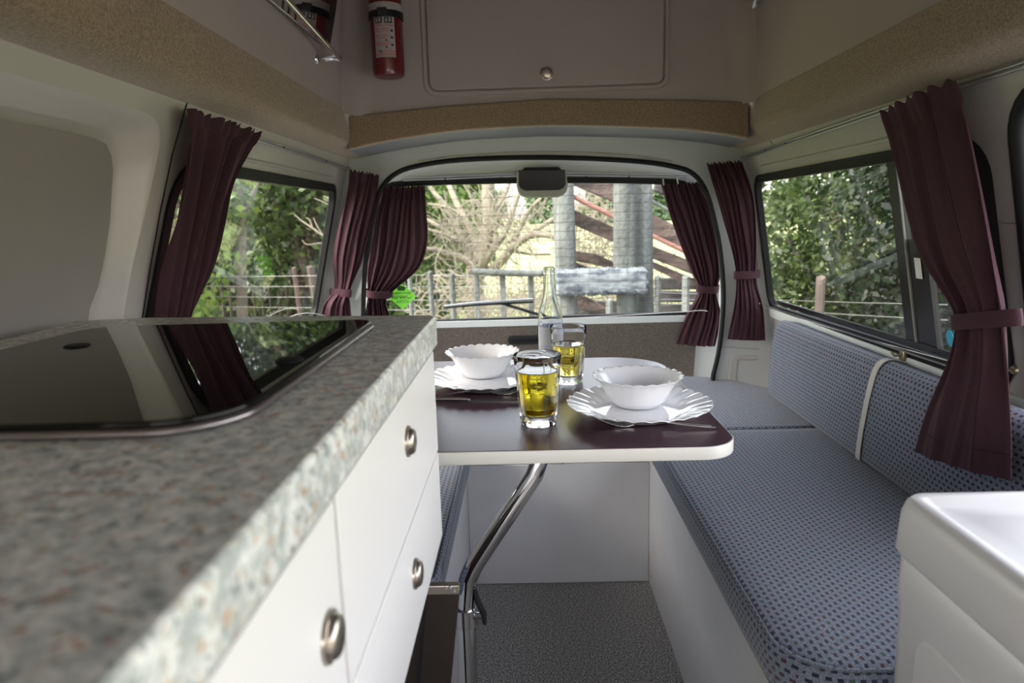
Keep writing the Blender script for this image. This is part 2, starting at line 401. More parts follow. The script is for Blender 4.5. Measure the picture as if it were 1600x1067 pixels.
def outset(poly, d):
    cx = sum(p[0] for p in poly)/len(poly); cy = sum(p[1] for p in poly)/len(poly); out = []
    n = len(poly)
    for i in range(n):
        a, b = Vector((*poly[i-1], 0)), Vector((*poly[(i+1) % n], 0)); t = (b-a).normalized(); nn = Vector((t.y, -t.x, 0))
        if nn.dot(Vector((poly[i][0]-cx, poly[i][1]-cy, 0))) < 0: nn = -nn
        out.append((poly[i][0]+nn.x*d, poly[i][1]+nn.y*d))
    return out
WS = .020                                   # rubber seal width
# recess of the left door panel: outer and inner outline
recO = [(-.4, 1.236), (.878, 1.236), (1.106, 1.236), (1.145, 1.234), (1.172, 1.226), (1.186, 1.212), (1.190, 1.19), (1.188, 1.159), (1.176, 1.08), (1.158, .991), (1.152, .90), (1.150, .75), (1.148, .62), (-.4, .62)]
recI = [(-.4, 1.194), (.830, 1.194), (1.03, 1.194), (1.085, 1.193), (1.115, 1.188), (1.132, 1.172), (1.142, 1.15), (1.145, 1.12), (1.152, 1.07), (1.150, 1.012), (1.142, .962), (1.128, .93), (1.120, .72), (-.4, .70)]
recI = [(y-.018 if y > 0 else y, z-.004) for y, z in recI]
wl = st(prism('wall_left', [(YB, .35), (YR, .35), (YR, 1.285), (YB, 1.285)], 0, .018, M['paint'], None, fnL, holes=[outset(winL, WS), recO]))
# loft into the recess, then the flat board
V = [fnL(y, z, 0) for y, z in recO]; n0 = len(V)
mid = [((a[0]+b[0])/2*.5+a[0]*.5, (a[1]+b[1])/2*.5+a[1]*.5) for a, b in zip(recO, recI)]
V += [fnL(y, z, .005) for y, z in mid] + [fnL(a[0]*.35+b[0]*.65, a[1]*.35+b[1]*.65, .040) for a, b in zip(recO, recI)] + [fnL(y, z, .046) for y, z in recI]
Fc = [(i+k*n0, i+1+k*n0, i+1+(k+1)*n0, i+(k+1)*n0) for k in range(3) for i in range(n0-1)]
mesh('door_recess', V, Fc, M['paint'], wl, True, 80)
prism('wall_board', [(y, z) for y, z in recI], .034, .046, M['insert'], wl, fnL)
tube('door_seam', [fnL(*p, -.0005) for p in ((1.263, 1.283), (1.235, 1.18), (1.222, 1.08), (1.215, .98), (1.213, .86))], .0016, M['black'], wl, 6)
doorR = rrect(-.75, -.2, 1.118, 1.222, [.07, .07, .0, .0])
wr = st(prism('wall_right', [(YB, .35), (YR+.05, .35), (YR+.05, 1.29), (YB, 1.29)], 0, .018, M['paint'], None, fnR,
              holes=[outset(winR, WS), [(y, max(z, .37)) for y, z in doorR]]))
# side-door opening trimmed with a black rubber edge
dseal = [(y, max(z, .37)) for y, z in doorR]
bmx = [fnR(y, z, .004) for y, z in dseal]
tube('door_seal', bmx+[bmx[0]], .014, M['black'], wr, 8)
# pressed lines on the right pillar and header
tube('pressed_seam', [fnR(1.135, 1.02, -.0005), fnR(1.16, 1.02, -.0005), fnR(1.20, 1.026, -.0005)], .0012, M['greyplastic'], wr, 6)
for (a, b) in (((1201, 217), (1206, 236)),):
    tube('pressed_seam', [onR(*a, .0003), onR((a[0]+b[0])/2+4, (a[1]+b[1])/2-2, .0003), onR(*b, .0003)], .0012, M['greyplastic'], wr, 6)
# ledge under the right window and lower lining
def ledge(name, wall, side):
    f = fnR if side > 0 else fnL
    y0, y1 = 1.10, 2.38
    prof = [(.722, 0), (.722, -.010), (.712, -.014), (.690, -.012), (.684, 0)]
    V = [f(y, z, h) for y in (y0, y1) for z, h in prof]; k = len(prof)
    mesh(name, V, [(i, i+1, i+1+k, i+k) for i in range(k-1)], M['paint_white'], wall, True)
ledge('sill_moulding', wr, 1)

def window(name, poly, fn, wallnote):
    w_ = st(prism(name, outset(poly, WS+.004), -.006, .012, M['black'], None, fn, holes=[poly]))
    prism('pane', outset(poly, .004), .002, .006, M['pane'], w_, fn)
    return w_
w1 = window('window_1', winL, fnL, 'left'); w2 = window('window_2', winR, fnR, 'right')
tube('header_moulding', [fnR(y, 1.196-.004*math.sin(y), .0015) for y in (1.36, 1.6, 1.9, 2.25)], .0055, M['paint'], wr, 10)
tube('header_moulding', [fnL(y, 1.198, .0015) for y in (1.30, 1.6, 1.9, 2.25)], .0055, M['paint'], wl, 10)
# sliding glass and track of the right window
prism('track', [(1.2, .748), (2.30, .742), (2.30, .757), (1.2, .765)], -.004, .004, M['black_gloss'], w2, fnR)
prism('track', [(1.2, .735), (2.36, .724), (2.36, .728), (1.2, .739)], -.012, -.006, M['alu'], w2, fnR)
prism('mullion', [(1.475, .76), (1.515, .76), (1.50, 1.15), (1.462, 1.15)], -.002, .012, M['black_gloss'], w2, fnR)
prism('mullion', [(1.40, .76), (1.43, .76), (1.42, 1.15), (1.392, 1.15)], -.001, .012, M['black_gloss'], w2, fnR)
prism('latch_panel', [(1.43, .762), (1.475, .762), (1.470, .985), (1.428, .985)], .000, .008, M['black_gloss'], w2, fnR)
prism('mullion_trim', [(1.4725, .76), (1.4765, .76), (1.4635, 1.15), (1.4595, 1.15)], -.004, .000, M['greyplastic'], w2, fnR)
prism('white_decal', [(1.418, .905), (1.441, .905), (1.440, .948), (1.418, .948)], -.0035, -.0025, M['white'], w2, fnR)['label'] = 'small white decal on the dark window frame'
dec = M.setdefault('cyan', mat('cyan_print', (.05, .42, .62), .5))
prism('round_decal', [(1.352+.012*math.cos(a*PI/8), .792+.017*math.sin(a*PI/8)) for a in range(16)], -.001, 0.0, dec, w2, fnR)['label'] = 'cyan round decal low on the glass'

# ---------------- rear body frame with arch opening
def fnF(u, v, h): return Vector((u, YR+h, v))
sealpx = [(569, 560), (568, 500), (570, 430), (577, 370), (586, 325), (598, 292), (618, 272), (650, 260), (720, 250), (850, 246), (980, 251), (1050, 260), (1083, 272), (1103, 300), (1116, 345), (1126, 400), (1130, 470), (1124, 540), (1114, 586)]
arch = [onY(x, y, YR) for x, y in sealpx]; arch = smoothpath(arch, 4); arch2 = [(p.x, p.z) for p in arch]
arch2 = [(arch2[0][0], .2)] + arch2 + [(arch2[-1][0], .2)]
outer = [(xL(.2)-.016, .2), (xL(1.29)-.016, 1.29), (-.80, 1.295), (-.80, 1.385), (.92, 1.385), (.92, 1.295), (xR(1.29)+.016, 1.29), (xR(.2)+.016, .2)]
wb = st(prism('wall_rear', outer, 0, .03, M['paint_rear'], None, fnF, holes=[[(u, v) for u, v in arch2[1:-1]]+[(arch2[-1][0], .22), (arch2[0][0], .22)]]))
tube('door_seal', [Vector((u, YR-.004, v)) for u, v in arch2], .0085, M['black'], wb, 8)
# pressed recess on the right pillar below the curtain
prism('pillar_pressing', [(p.x, p.z) for p in (onY(1135, 622, YR), onY(1142, 560, YR), onY(1148, 554, YR), onY(1182, 556, YR), onY(1182, 562, YR), onY(1152, 562, YR), onY(1146, 622, YR))], -.004, .004, M['paint'], wb, fnF, bev=.0015)
tube('pillar_seam', [onY(1120, 541, YR-.001), onY(1186, 546, YR-.001)], .0015, M['greyplastic'], wb, 6)
# highlight strip of bent metal over the arch
tube('arch_flange', smoothpath([onY(x, y, YR-.002) for x, y in ((655, 253), (720, 244), (850, 238), (980, 243), (1050, 253))], 5), .004, M['paint'], wb, 8)

# ---------------- tailgate
tpoly = [(u*1.02, v) for u, v in arch2]
def fnT(u, v, h): return Vector((u, yT(v)+h, v))
tout = [(onT(x, y).x, onT(x, y).z) for x, y in sealpx]
tout = [(tout[0][0]-.01, .15)] + [(u+(.02 if u > 0 else -.02), v+.01) for u, v in tout] + [(tout[-1][0]+.01, .15)]
winT = [(onT(x, y).x, onT(x, y).z) for x, y in ((585, 503), (583, 420), (592, 340), (605, 302), (640, 291), (850, 286), (1030, 288), (1072, 296), (1095, 330), (1112, 410), (1116, 486))]
winT = [(p.x, p.y) for p in smoothpath([Vector((u, v, 0)) for u, v in winT], 3)]
tg = st(prism('door_1', tout, .0, .03, M['paint_rear'], None, fnT, holes=[outset(winT, WS*.9)]))
w3 = st(prism('window_3', outset(winT, WS), -.008, .020, M['black'], None, fnT, holes=[winT]))
prism('pane', outset(winT, .003), .006, .010, M['pane'], w3, fnT)
xs = [p[0] for p in winT]; zs = [p[1] for p in winT]
def inside_x(z):
    c = []
    n = len(winT)
    for i in range(n):
        (a, b), (c2, d) = winT[i], winT[(i+1) % n]
        if (b-z)*(d-z) < 0: c.append(a+(z-b)/(d-b)*(c2-a))
    return min(c), max(c)
M['heater'] = mat('heater_line', (.10, .06, .045), .6)
for k in range(15):
    z = .718+k*.0315; a, b = inside_x(z)
    box('demister_line', (a+.03, yT(z)+.0052, z-.0006), (b-.03, yT(z)+.0059, z+.0006), M['heater'], w3, 0)
for k in range(22):
    x = -.30+.036*k
    mesh('demister_wire', [fnT(x-.0003, .72, .0054), fnT(x+.0003, .72, .0054), fnT(x+.0003, 1.155, .0054), fnT(x-.0003, 1.155, .0054)], [(0, 1, 2, 3)], M['heater'], w3) if k % 1 == 0 and k > 11 else None
# white sill strip under the window, carpeted lower panel, pull handle
def tstrip(name, z0, z1, h0, h1, m, parent, x0=None, x1=None, bev=.003):
    x0 = -.50 if x0 is None else x0; x1 = .652 if x1 is None else x1
    return prism(name, rrect(x0, z0, x1, z1, min(.004, (z1-z0)/3), 3), h0, h1, m, parent, fnT, bev=bev)
tstrip('sill', .650, .676, -.020, .0, M['paint_white'], tg)
tstrip('carpet_panel', .30, .650, -.014, .0, M['carpet'], tg)
hp = onT(815, 545)
prism('pull_handle_recess', rrect(.03-.10, .577, .03+.11, .612, .012), -.024, -.013, M['black_gloss'], tg, fnT, bev=.003)['label'] = 'black moulded pull handle'
prism('pull_handle_grip', rrect(.03-.085, .583, .03+.095, .594, .004), -.032, -.024, M['black'], tg, fnT, bev=.002)
# inner tailgate rim (pale band beside the seal)
tube('inner_rim', smoothpath([onT(x, y, .006) for x, y in ((578, 500), (580, 420), (590, 345), (606, 306))], 5), .007, M['paint_white'], tg, 8)
tube('inner_rim', smoothpath([onT(x, y, .006) for x, y in ((1093, 290), (1108, 340), (1118, 400), (1122, 470), (1116, 530))], 5), .008, M['paint_white'], tg, 8)

# ---------------- roof: carpet bands, liners, bulkhead, gutter
X0, X1, YBK = -.505, .672, 2.10
def band(name, side, label=None):
    # profile (x outwards, z) extruded along y
    xw = X0 if side < 0 else X1
    prof = [(.006, 1.374), (0, 1.370), (0, 1.305), (.004, 1.290), (.016, 1.278), (.062, 1.268), (.10, 1.270), (.10, 1.372)]
    if side > 0: prof = [(.006, 1.374), (0, 1.370), (0, 1.310), (.004, 1.294), (.014, 1.280), (.055, 1.268), (.075, 1.262), (.10, 1.262), (.10, 1.372)]
    V = []; ys = (YB, YR+.02); k = len(prof)
    for y in ys: V += [(xw+side*p[0], y, p[1]) for p in prof]
    Fc = [(i, (i+1) % k, (i+1) % k+k, i+k) for i in range(k)]+[tuple(range(k)), tuple(range(k, 2*k))[::-1]]
    bm = bmesh.new(); me = bpy.data.meshes.new('t'); me.from_pydata(V, [], Fc); bm.from_mesh(me); bpy.data.meshes.remove(me)
    return st(bmobj(name, bm, M['band'], None, True, 50))
band('trim_1', -1); band('trim_2', 1)
# rear carpet band with arched lower edge
bot = smoothpath([onY(x, y, YBK) for x, y in ((546, 234), (600, 222), (700, 206), (780, 200), (857, 197), (960, 198), (1060, 202), (1130, 210), (1168, 217))], 4)
top = [onY(x, y, YBK) for x, y in ((1168, 160), (1050, 156), (857, 155), (700, 166), (546, 182))]
st(prism('trim_3', [(p.x, p.z) for p in bot]+[(p.x, p.z) for p in top], 0, .03, M['band'], None, lambda u, v, h: Vector((u, YBK-.012+h, v)), bev=.004))
# grey underside of the arch between band and rear frame
V, Fc = [], []
for p in bot: V += [(p.x*1.02, YBK-.003, p.z+.004), (p.x*1.06, YR, p.z+.006)]
for i in range(len(bot)-1): Fc.append((2*i, 2*i+2, 2*i+3, 2*i+1))
st(mesh('trim_4', V, Fc, M['grey'], None, True))
# raised roof sides and bulkhead and ceiling
RT = 2.02
def liner(name, side):
    xw = X0-.004 if side < 0 else X1+.004
    V = [(xw, YB, 1.36), (xw, YBK+.01, 1.36), (xw-side*.03, YBK+.01, 1.70), (xw-side*.10, YBK+.01, RT), (xw-side*.10, YB, RT), (xw-side*.03, YB, 1.70)]
    V2 = [(v[0]+side*.02, v[1], v[2]) for v in V]
    Fc = [(0, 1, 2, 5), (5, 2, 3, 4), (6, 11, 8, 7), (11, 10, 9, 8), (0, 6, 7, 1), (3, 9, 10, 4)]
    return st(mesh(name, V+V2, Fc, M['liner'], None, True))
ul = liner('upper_wall_left', -1); ur = liner('upper_wall_right', 1)
# bulkhead with coved corners
nb = 10; V, Fc = [], []
def bulk_row(z, off):
    pts = [(X0-.008+off*.1, YBK-.10), (X0+.004+off*.1, YBK-.05), (X0+.03+off*.1, YBK-.015), (X0+.07+off*.1, YBK+.0), (.08, YBK), (X1-.06-off*.1, YBK), (X1-.025-off*.1, YBK-.012), (X1-.002-off*.1, YBK-.04), (X1+.008-off*.1, YBK-.10)]
    return [(x, y, z) for x, y in pts]
rows = [bulk_row(1.362, 0), bulk_row(1.70, .3), bulk_row(RT, 1.0)]
for r in rows: V += r
k = 9
for j in range(2):
    for i in range(k-1): Fc.append((j*k+i, j*k+i+1, (j+1)*k+i+1, (j+1)*k+i))
bh = st(mesh('upper_wall_rear', V, Fc, M['liner'], None, True, 60))
st(box('ceiling', (X0-.02, YB, RT-.01), (X1+.02, YBK+.05, RT+.03), M['liner'], None, 0))
# outer roof skin so that no daylight leaks in above the bands
st(box('roof', (-.62, YBK+.012, 1.372), (.78, 2.55, 1.40), M['grey'], None, 0))
st(box('trim_5', (-.70, YB, 1.368), (X0-.018, YR, 1.39), M['grey'], None, 0)); st(box('trim_6', (X1+.018, YB, 1.368), (.86, YR, 1.39), M['grey'], None, 0))
# cab at the front behind the viewer
st(prism('wall_front', [(-.8, -.6), (.95, -.6), (.95, 1.40), (-.8, 1.40)], 0, .02, M['paint'], None, lambda u, v, h: Vector((u, YB-h, v)),
         holes=[rrect(-.62, .72, .76, 1.28, .06)]))
st(box('upper_wall_front', (X0-.02, YB-.02, 1.30), (X1+.02, YB, RT), M['liner'], None, 0))

# ================================================================== FITTINGS ON THE BODY
# curtain rails
def rail(label, pts, hooks):
    t = thing('curtain_rail', label, 'curtain rail', pts[0])
    d = (pts[-1]-pts[0]).normalized()
    for dz in (0, .0075): tube('track', [p+Vector((0, 0, dz)) for p in pts], .0028, M['alu'], t, 8)
    for h in hooks:
        q = pts[0].lerp(pts[-1], h); box('screw', q-Vector((.002, .004, .0)), q+Vector((.002, .004, .008)), M['black_gloss'], t, .0006)
    return t
rail('aluminium curtain rail above the left side window', [onL(385, 214, .010), onL(551, 267, .010)], (.25, .65))
rail('aluminium curtain rail running above the right side window', [onR(1158, 249, .010), onR(1390, 172, .010), onR(1600, 105, .010)], (.18, .30))
rail('aluminium curtain rail across the top of the tailgate window', [onT(630, 282, .012), onT(850, 273, .012), onT(1072, 277, .012)], (.15, .35, .65, .8))

# high cupboard door in the rear bulkhead
cd = thing('cupboard_door', 'cream overhead cupboard door with rounded corners and round push knob in the rear bulkhead', 'cupboard door', (.08, YBK-.012, 1.42))
fnB = lambda u, v, h: Vector((u, YBK-.001-h, v))
a, b = onY(664, 150, YBK), onY(1044, 137, YBK)
prism('door_trim', rrect(a.x, a.z-.002, b.x, 1.98, .035), 0, .007, M['liner'], cd, fnB, bev=.002, holes=[rrect(a.x+.012, a.z+.010, b.x-.012, 1.968, .026)])
prism('door_leaf', rrect(a.x+.016, a.z+.014, b.x-.016, 1.964, .024), 0, .010, M['liner'], cd, fnB, bev=.003)
k_ = onY(854, 115, YBK-.012)
def disc(name, c, r, prof, mat_, parent, axis):      # small lathe turned to face axis
    o = lathe(name, prof, mat_, None, 24)
    q = Vector(axis).to_track_quat('Z', 'Y').to_matrix().to_4x4(); q.translation = c; o.data.transform(q)
    if parent is not None: o.parent = parent; o.matrix_parent_inverse = Matrix.Translation(-Vector(parent.location))
    return o
disc('push_knob', k_, .017, [(0, .012), (.010, .012), (.0145, .010), (.0155, .006), (.0165, .004), (.0185, .0035), (.019, 0), (0, 0)], M['nickel'], cd, (0, -1, 0))

# fire extinguisher
fe = thing('fire_extinguisher', 'red fire extinguisher with black strap and printed label hung on the rear bulkhead', 'extinguisher', onY(607, 60, 2.03))
ec = onY(608, 118, 2.03); ex, ey, ez = ec.x, 2.03, ec.z-.005; R0 = .045
lathe('cylinder', [(0, .006), (R0*.8, .0), (R0*.93, .003), (R0, .015), (R0, .205), (R0*.97, .225), (R0*.82, .245), (R0*.5, .262), (.016, .268), (.014, .285), (0, .286)], M['red'], fe, 40, origin=(ex, ey, ez))
lathe('white_band', [(R0+.0006, .166), (R0+.0012, .166), (R0+.0012, .188), (R0+.0006, .188)], M['label'], fe, 40, origin=(ex, ey, ez))['label'] = 'white band round the red cylinder'
lathe('strap', [(R0, .150), (R0+.003, .150), (R0+.003, .168), (R0, .168), (R0, .150)], M['black'], fe, 40, origin=(ex, ey, ez))
box('strap_buckle', (ex-.014, ey-R0-.007, ez+.152), (ex+.012, ey-R0-.002, ez+.172), M['black_gloss'], fe, .001)
box('wall_bracket', (ex-.018, ey+R0-.002, ez+.06), (ex+.018, YBK-.001, ez+.24), M['black'], fe, .001)
box('valve_body', (ex-.014, ey-.014, ez+.284), (ex+.014, ey+.014, ez+.315), M['black_gloss'], fe, .003)
box('trigger_handle', (ex-.010, ey-.07, ez+.312), (ex+.010, ey+.02, ez+.322), M['black_gloss'], fe, .003)
tube('hose', smoothpath([(ex+.012, ey, ez+.30), (ex+.040, ey-.01, ez+.29), (ex+.056, ey, ez+.25), (ex+.058, ey+.01, ez+.235)], 5), .005, M['black'], fe, 10)
a0 = -PI/2
def lab(a, z, e=.0004): return Vector((ex+(R0+e)*math.cos(a), ey+(R0+e)*math.sin(a), ez+z))
V = [lab(a0+.0-.62+i*1.30/12, z) for z in (.045, .150) for i in range(13)]
mesh('label_panel', V, [(i, i+1, i+14, i+13) for i in range(12)], M['label'], fe, True)
def wrap_text(body, size, z, m, ac=0.03):
    o = text_mesh('label_text', body, size, m, fe, Matrix.Identity(4))
    for v in o.data.vertices:
        p = lab(a0+ac+v.co.x/R0, z+v.co.y, .0008); v.co = p
    return o
def wrap_rect(a1, a2, z1, z2, m):
    V = [lab(a0+a1+(a2-a1)*i/4, z, .0006) for z in (z1, z2) for i in range(5)]
    return mesh('label_symbol', V, [(i, i+1, i+6, i+5) for i in range(4)], m, fe, True)
wrap_text('INSTRUCTIONS', .0072, .125, M['ink_red'])
for z, s in ((.117, 'HOLD UPRIGHT'), (.111, 'PULL OUT PIN'), (.099, 'AIM AT BASE OF'), (.093, 'FIRE AND'), (.080, 'SQUEEZE LEVER'), (.074, 'AND SWEEP')): wrap_text(s, .0055, z, M['ink_red'], -.12)
wrap_text('1kg', .010, .058, M['ink_black'], -.32); wrap_text('DRY POWDER', .006, .058, M['ink_red'], .28); wrap_text('FIRE EXTINGUISHER', .0062, .050, M['ink_red'], .05)
for a1 in (-.54, .06):
    wrap_rect(a1, a1+.48, .133, .149, M['ink_black']); 
    wrap_rect(a1+.08, a1+.18, .136, .146, M['label']); wrap_rect(a1+.27, a1+.38, .137, .147, M['label'])
for z in (.114, .096, .077): wrap_rect(.40, .56, z-.003, z+.003, M['ink_black'])
for z in (.088, .070): wrap_rect(.08, .18, z-.002, z+.003, M['ink_black'])

# wall mirror and chrome grab rails
fnM = lambda u, v, h: Vector((X0+.004-(v-1.36)*-.088+h, u, v))
mi = tag(prism('wall_mirror', [(1.30, 1.485), (1.845, 1.492), (1.90, 1.60), (1.97, 1.80), (1.30, 1.80)], .0, .006, M['mirror'], None, fnM, bev=.001), 'frameless wall mirror on the cream upper left wall, reflecting the red extinguisher', 'mirror')
gr = thing('chrome_rail', 'chrome rail on short brackets in front of the wall mirror at upper left', 'rail', (X0+.05, 1.8, 1.46))
p0, p1 = onX(532, 93, X0+.055), onX(447, -2, X0+.055); d = (p1-p0); 
tube('bar', [p0, p0+d*.35, p0+d, p0+d*1.5], .0055, M['chrome'], gr, 12)
tube('bar', [p0+Vector((0, 0, 0)), p0+Vector((-.012, -.03, -.004)), p0+Vector((-.030, -.03, -.006))], .0045, M['chrome'], gr, 12)
for q in (.10, 1.25):
    c = p0+d*q; tube('bracket', [c, c+Vector((-.035, 0, -.006))], .004, M['chrome'], gr, 10)
    disc('wall_plate', Vector((X0+.005, c.y, c.z-.008)), .012, [(0, .006), (.008, .006), (.012, .003), (.013, 0), (0, 0)], M['chrome'], gr, (1, 0, 0))
g2 = thing('chrome_rail', 'end of a chrome rail bracket on the cream upper right wall', 'rail', onX(1190, 8, X1-.03))
c = onX(1180, 8, X1-.035)
disc('wall_plate', Vector((X1-.008, c.y, c.z+.004)), .012, [(0, .006), (.010, .006), (.015, .003), (.016, 0), (0, 0)], M['chrome'], g2, (-1, 0, 0))
tube('bracket', [Vector((X1-.008, c.y, c.z+.002)), c], .006, M['chrome'], g2, 10)
tube('bar', [c+Vector((0, .012, -.002)), c+Vector((0, -.04, .04)), c+Vector((0, -.35, .26))], .0055, M['chrome'], g2, 10)

# high stop lamp on the tailgate
sl = thing('brake_lamp', 'boxy high-level brake lamp housing hanging at the top of the tailgate window', 'lamp', onT(847, 285, .06))
def fnS(u, v, h): return Vector((u, yT(v)-.012-h, v))
A = [onT(x, y, .05) for x, y in ((808, 266), (884, 265), (887, 290), (885, 299), (880, 305), (872, 308), (823, 309), (814, 306), (809, 299), (807, 290))]
prism('housing', [(p.x, p.z) for p in A], 0, .05, M['greyplastic'], sl, fnS, bev=.006)
B = [onT(x, y, .07) for x, y in ((812, 266), (880, 265), (881, 280), (812, 281))]
prism('lamp_cover', [(p.x, p.z) for p in [onT(x, y, .062) for x, y in ((810, 266), (883, 265), (884, 287), (881, 293), (874, 297), (821, 298), (813, 294), (810, 288))]], .0502, .055, M['black_gloss'], sl, fnS, bev=.002)
prism('top_mount', [(p.x, p.z) for p in [onT(x, y, .04) for x, y in ((815, 267), (820, 262), (872, 261), (878, 266))]], 0, .045, M['black'], sl, fnS, bev=.002)

# green diamond sticker, printed on the outside so it reads reversed from in here
sk = thing('window_sticker', 'green diamond-shaped campervan sticker on the tailgate glass', 'sticker', onT(628, 463, .002))
cs = onT(628, 463, -.004); hw = .055
prism('sticker_sheet', [(cs.x-hw, cs.z), (cs.x, cs.z-hw*.95), (cs.x+hw, cs.z), (cs.x, cs.z+hw*.95)], .0035, .0045, M['sticker'], sk, fnT)
def stk_text(s, size, dz, dx=0):
    m4 = Matrix(((-1, 0, 0, cs.x+dx), (0, 0, 1, yT(cs.z+dz)+.0026), (0, 1, 0, cs.z+dz), (0, 0, 0, 1)))
    return text_mesh('sticker_text', s, size, M['ink_green'], sk, m4, bold=.035)
stk_text('RESPONSIBLE', .0120, .010); stk_text('CAMPER', .0200, -.008); stk_text('THIS VEHICLE IS', .006, -.017); stk_text('SELF CONTAINED', .006, -.024)
prism('sticker_emblem', [(cs.x-.012, cs.z+.022), (cs.x+.012, cs.z+.022), (cs.x+.018, cs.z+.034), (cs.x, cs.z+.042), (cs.x-.018, cs.z+.034)], .0024, .0034, M['ink_green'], sk, fnT)

# rear wiper outside the glass
wp = thing('rear_wiper', 'rear window wiper lying across the outside of the tailgate glass', 'wiper', onT(833, 470, -.03))
tube('blade', [onT(694, 479, -.03), onT(740, 474, -.03), onT(833, 468, -.03)], .006, M['blade_metal'], wp, 8)
tube('rubber', [onT(694, 481, -.026), onT(740, 477, -.026), onT(833, 472, -.026)], .0035, M['black'], wp, 6)
tube('arm', [onT(785, 474, -.035), onT(850, 494, -.04)], .006, M['darkplank'], wp, 8)

# ================================================================== CURTAINS
def curtain(label, proj, left, right, tie, folds=7, amp=.012, off=.035, tierows=None, tieloop=None, header=True, nu=90, hem=True, seed=0):
    rg = random.Random(seed)
    L = smoothpath([proj(x, y, off) for x, y in left], 6); R = smoothpath([proj(x, y, off) for x, y in right], 6)
    n = 60
    def res(P):
        return [P[min(int(i/(n)*(len(P)-1)), len(P)-2)].lerp(P[min(int(i/n*(len(P)-1)), len(P)-2)+1], (i/n*(len(P)-1)) % 1 if i < n else 1) for i in range(n+1)]
    L, R = res(L), res(R)
    nrm = (proj(left[0][0], left[0][1], off+.05)-proj(left[0][0], left[0][1], off))
    if proj is onT: nrm = Vector((0, -1, -.2)).normalized()
    elif proj is onLp: nrm = Vector((.75, -.66, 0))
    elif proj is onRp: nrm = Vector((-.75, -.66, 0))
    elif proj is onRb: nrm = Vector((-1, 0, -.05)).normalized()
    elif proj is onR: nrm = Vector((-1, 0, -.2)).normalized()
    else: nrm = Vector((1, 0, -.27)).normalized()
    t = thing('curtain', label, 'curtain', (L[0]+R[0])/2, 'maroon tie-back curtains')
    w0 = max((R[i]-L[i]).length for i in range(n+1))
    ph = [rg.uniform(-.5, .5) for _ in range(4)]
    V = []
    for s in (0, 1):
        for i in range(n+1):
            v = i/n; wd = (R[i]-L[i]).length
            a = amp*(0.75+.5*(1-wd/w0))*(1-.5*max(0, (v-.8)/.2))
            if v < .06: a *= 1.0
            for k in range(nu+1):
                u = k/nu
                uu = u+.025*math.sin(2*PI*(u*1.5+v*1.2)+ph[0])
                f = math.sin(2*PI*folds*uu+ph[1]+1.2*v)*.6+math.sin(2*PI*folds*.53*uu+ph[2]-1.5*v)*.4+.18*math.sin(2*PI*folds*2.1*uu+ph[3])
                if v < .09: f = .6*f+.4*math.sin(2*PI*folds*1.7*u)
                bul = .012*math.sin(PI*u)
                p = L[i].lerp(R[i], u)+nrm*(a*f+bul-s*.0016)
                if v < .03: p = p+Vector((0, 0, .004*math.sin(2*PI*folds*1.7*u)))
                V.append(p)
    W = nu+1; Q = (n+1)*W; Fc = []
    for i in range(n):
        for k in range(nu):
            a_, b_, c_, d_ = i*W+k, i*W+k+1, (i+1)*W+k+1, (i+1)*W+k
            Fc.append((a_, b_, c_, d_)); Fc.append((Q+d_, Q+c_, Q+b_, Q+a_))
    for i in range(n): Fc += [(i*W, (i+1)*W, Q+(i+1)*W, Q+i*W), (i*W+nu, Q+i*W+nu, Q+(i+1)*W+nu, (i+1)*W+nu)]
    for k in range(nu): Fc += [(k, Q+k, Q+k+1, k+1), (n*W+k, n*W+k+1, Q+n*W+k+1, Q+n*W+k)]
    mesh('drape', V, Fc, M['curtain'], t, True, 80)
    # seam piping down a fold and the hem line
    ks = int(nu*.72)
    tube('seam', [V[i*W+ks]+nrm*.0008 for i in range(2, n+1, 2)], .0008, M['curtain'], t, 5)
    if hem: tube('hem', [V[(n-4)*W+k]+nrm*.0008 for k in range(0, nu+1, 3)], .0009, M['curtain'], t, 5)
    if tie is not None:
        i = int(tie*n); a, b = L[i], R[i]; c = (a+b)/2; ux = (b-a).normalized(); hwid = (b-a).length/2+.006
        if tieloop: ext = tieloop
        else: ext = 0
        dn = ux.cross(nrm).normalized(); dn = dn if dn.z < 0 else -dn
        V2, F2 = [], []; m_ = 32; th = amp*1.15+.010; hh = .0135
        prof = [(-hh, 0), (-hh, .002), (0, .0028), (hh, .002), (hh, 0)]
        for k in range(m_):
            an = 2*PI*k/m_
            ex_ = ux*math.cos(an)*hwid*(1+(ext if math.cos(an) > 0 else 0))+nrm*(math.sin(an)*th)
            er = (ux*math.cos(an)+nrm*math.sin(an))
            for (h_, e_) in prof: V2.append(c+ex_+er*e_+dn*h_)
        kk = len(prof)
        for k in range(m_):
            for j in range(kk): a_ = k*kk+j; b_ = k*kk+(j+1) % kk; a2 = ((k+1) % m_)*kk+j; b2_ = ((k+1) % m_)*kk+(j+1) % kk; F2.append((a_, b_, b2_, a2))
        mesh('tieback', V2, F2, M['curtain'], t, True, 50)
    return t
curtain('long dark maroon curtain over the front end of the left side window, behind the hob', onL,
        [(293, 170), (290, 215), (279, 290), (266, 360), (255, 430), (248, 500), (243, 545), (236, 590)],
        [(404, 206), (385, 240), (362, 290), (345, 350), (328, 410), (300, 470), (282, 520), (300, 590)], .86, 6, .016, seed=1)
curtain('narrow maroon curtain tied back at the rear end of the left side window', onLp,
        [(546, 266), (541, 300), (530, 350), (522, 400), (523, 450), (505, 478), (500, 520)],
        [(592, 275), (586, 320), (573, 370), (564, 410), (545, 452), (545, 480), (552, 520)], .70, 5, .013, seed=2)
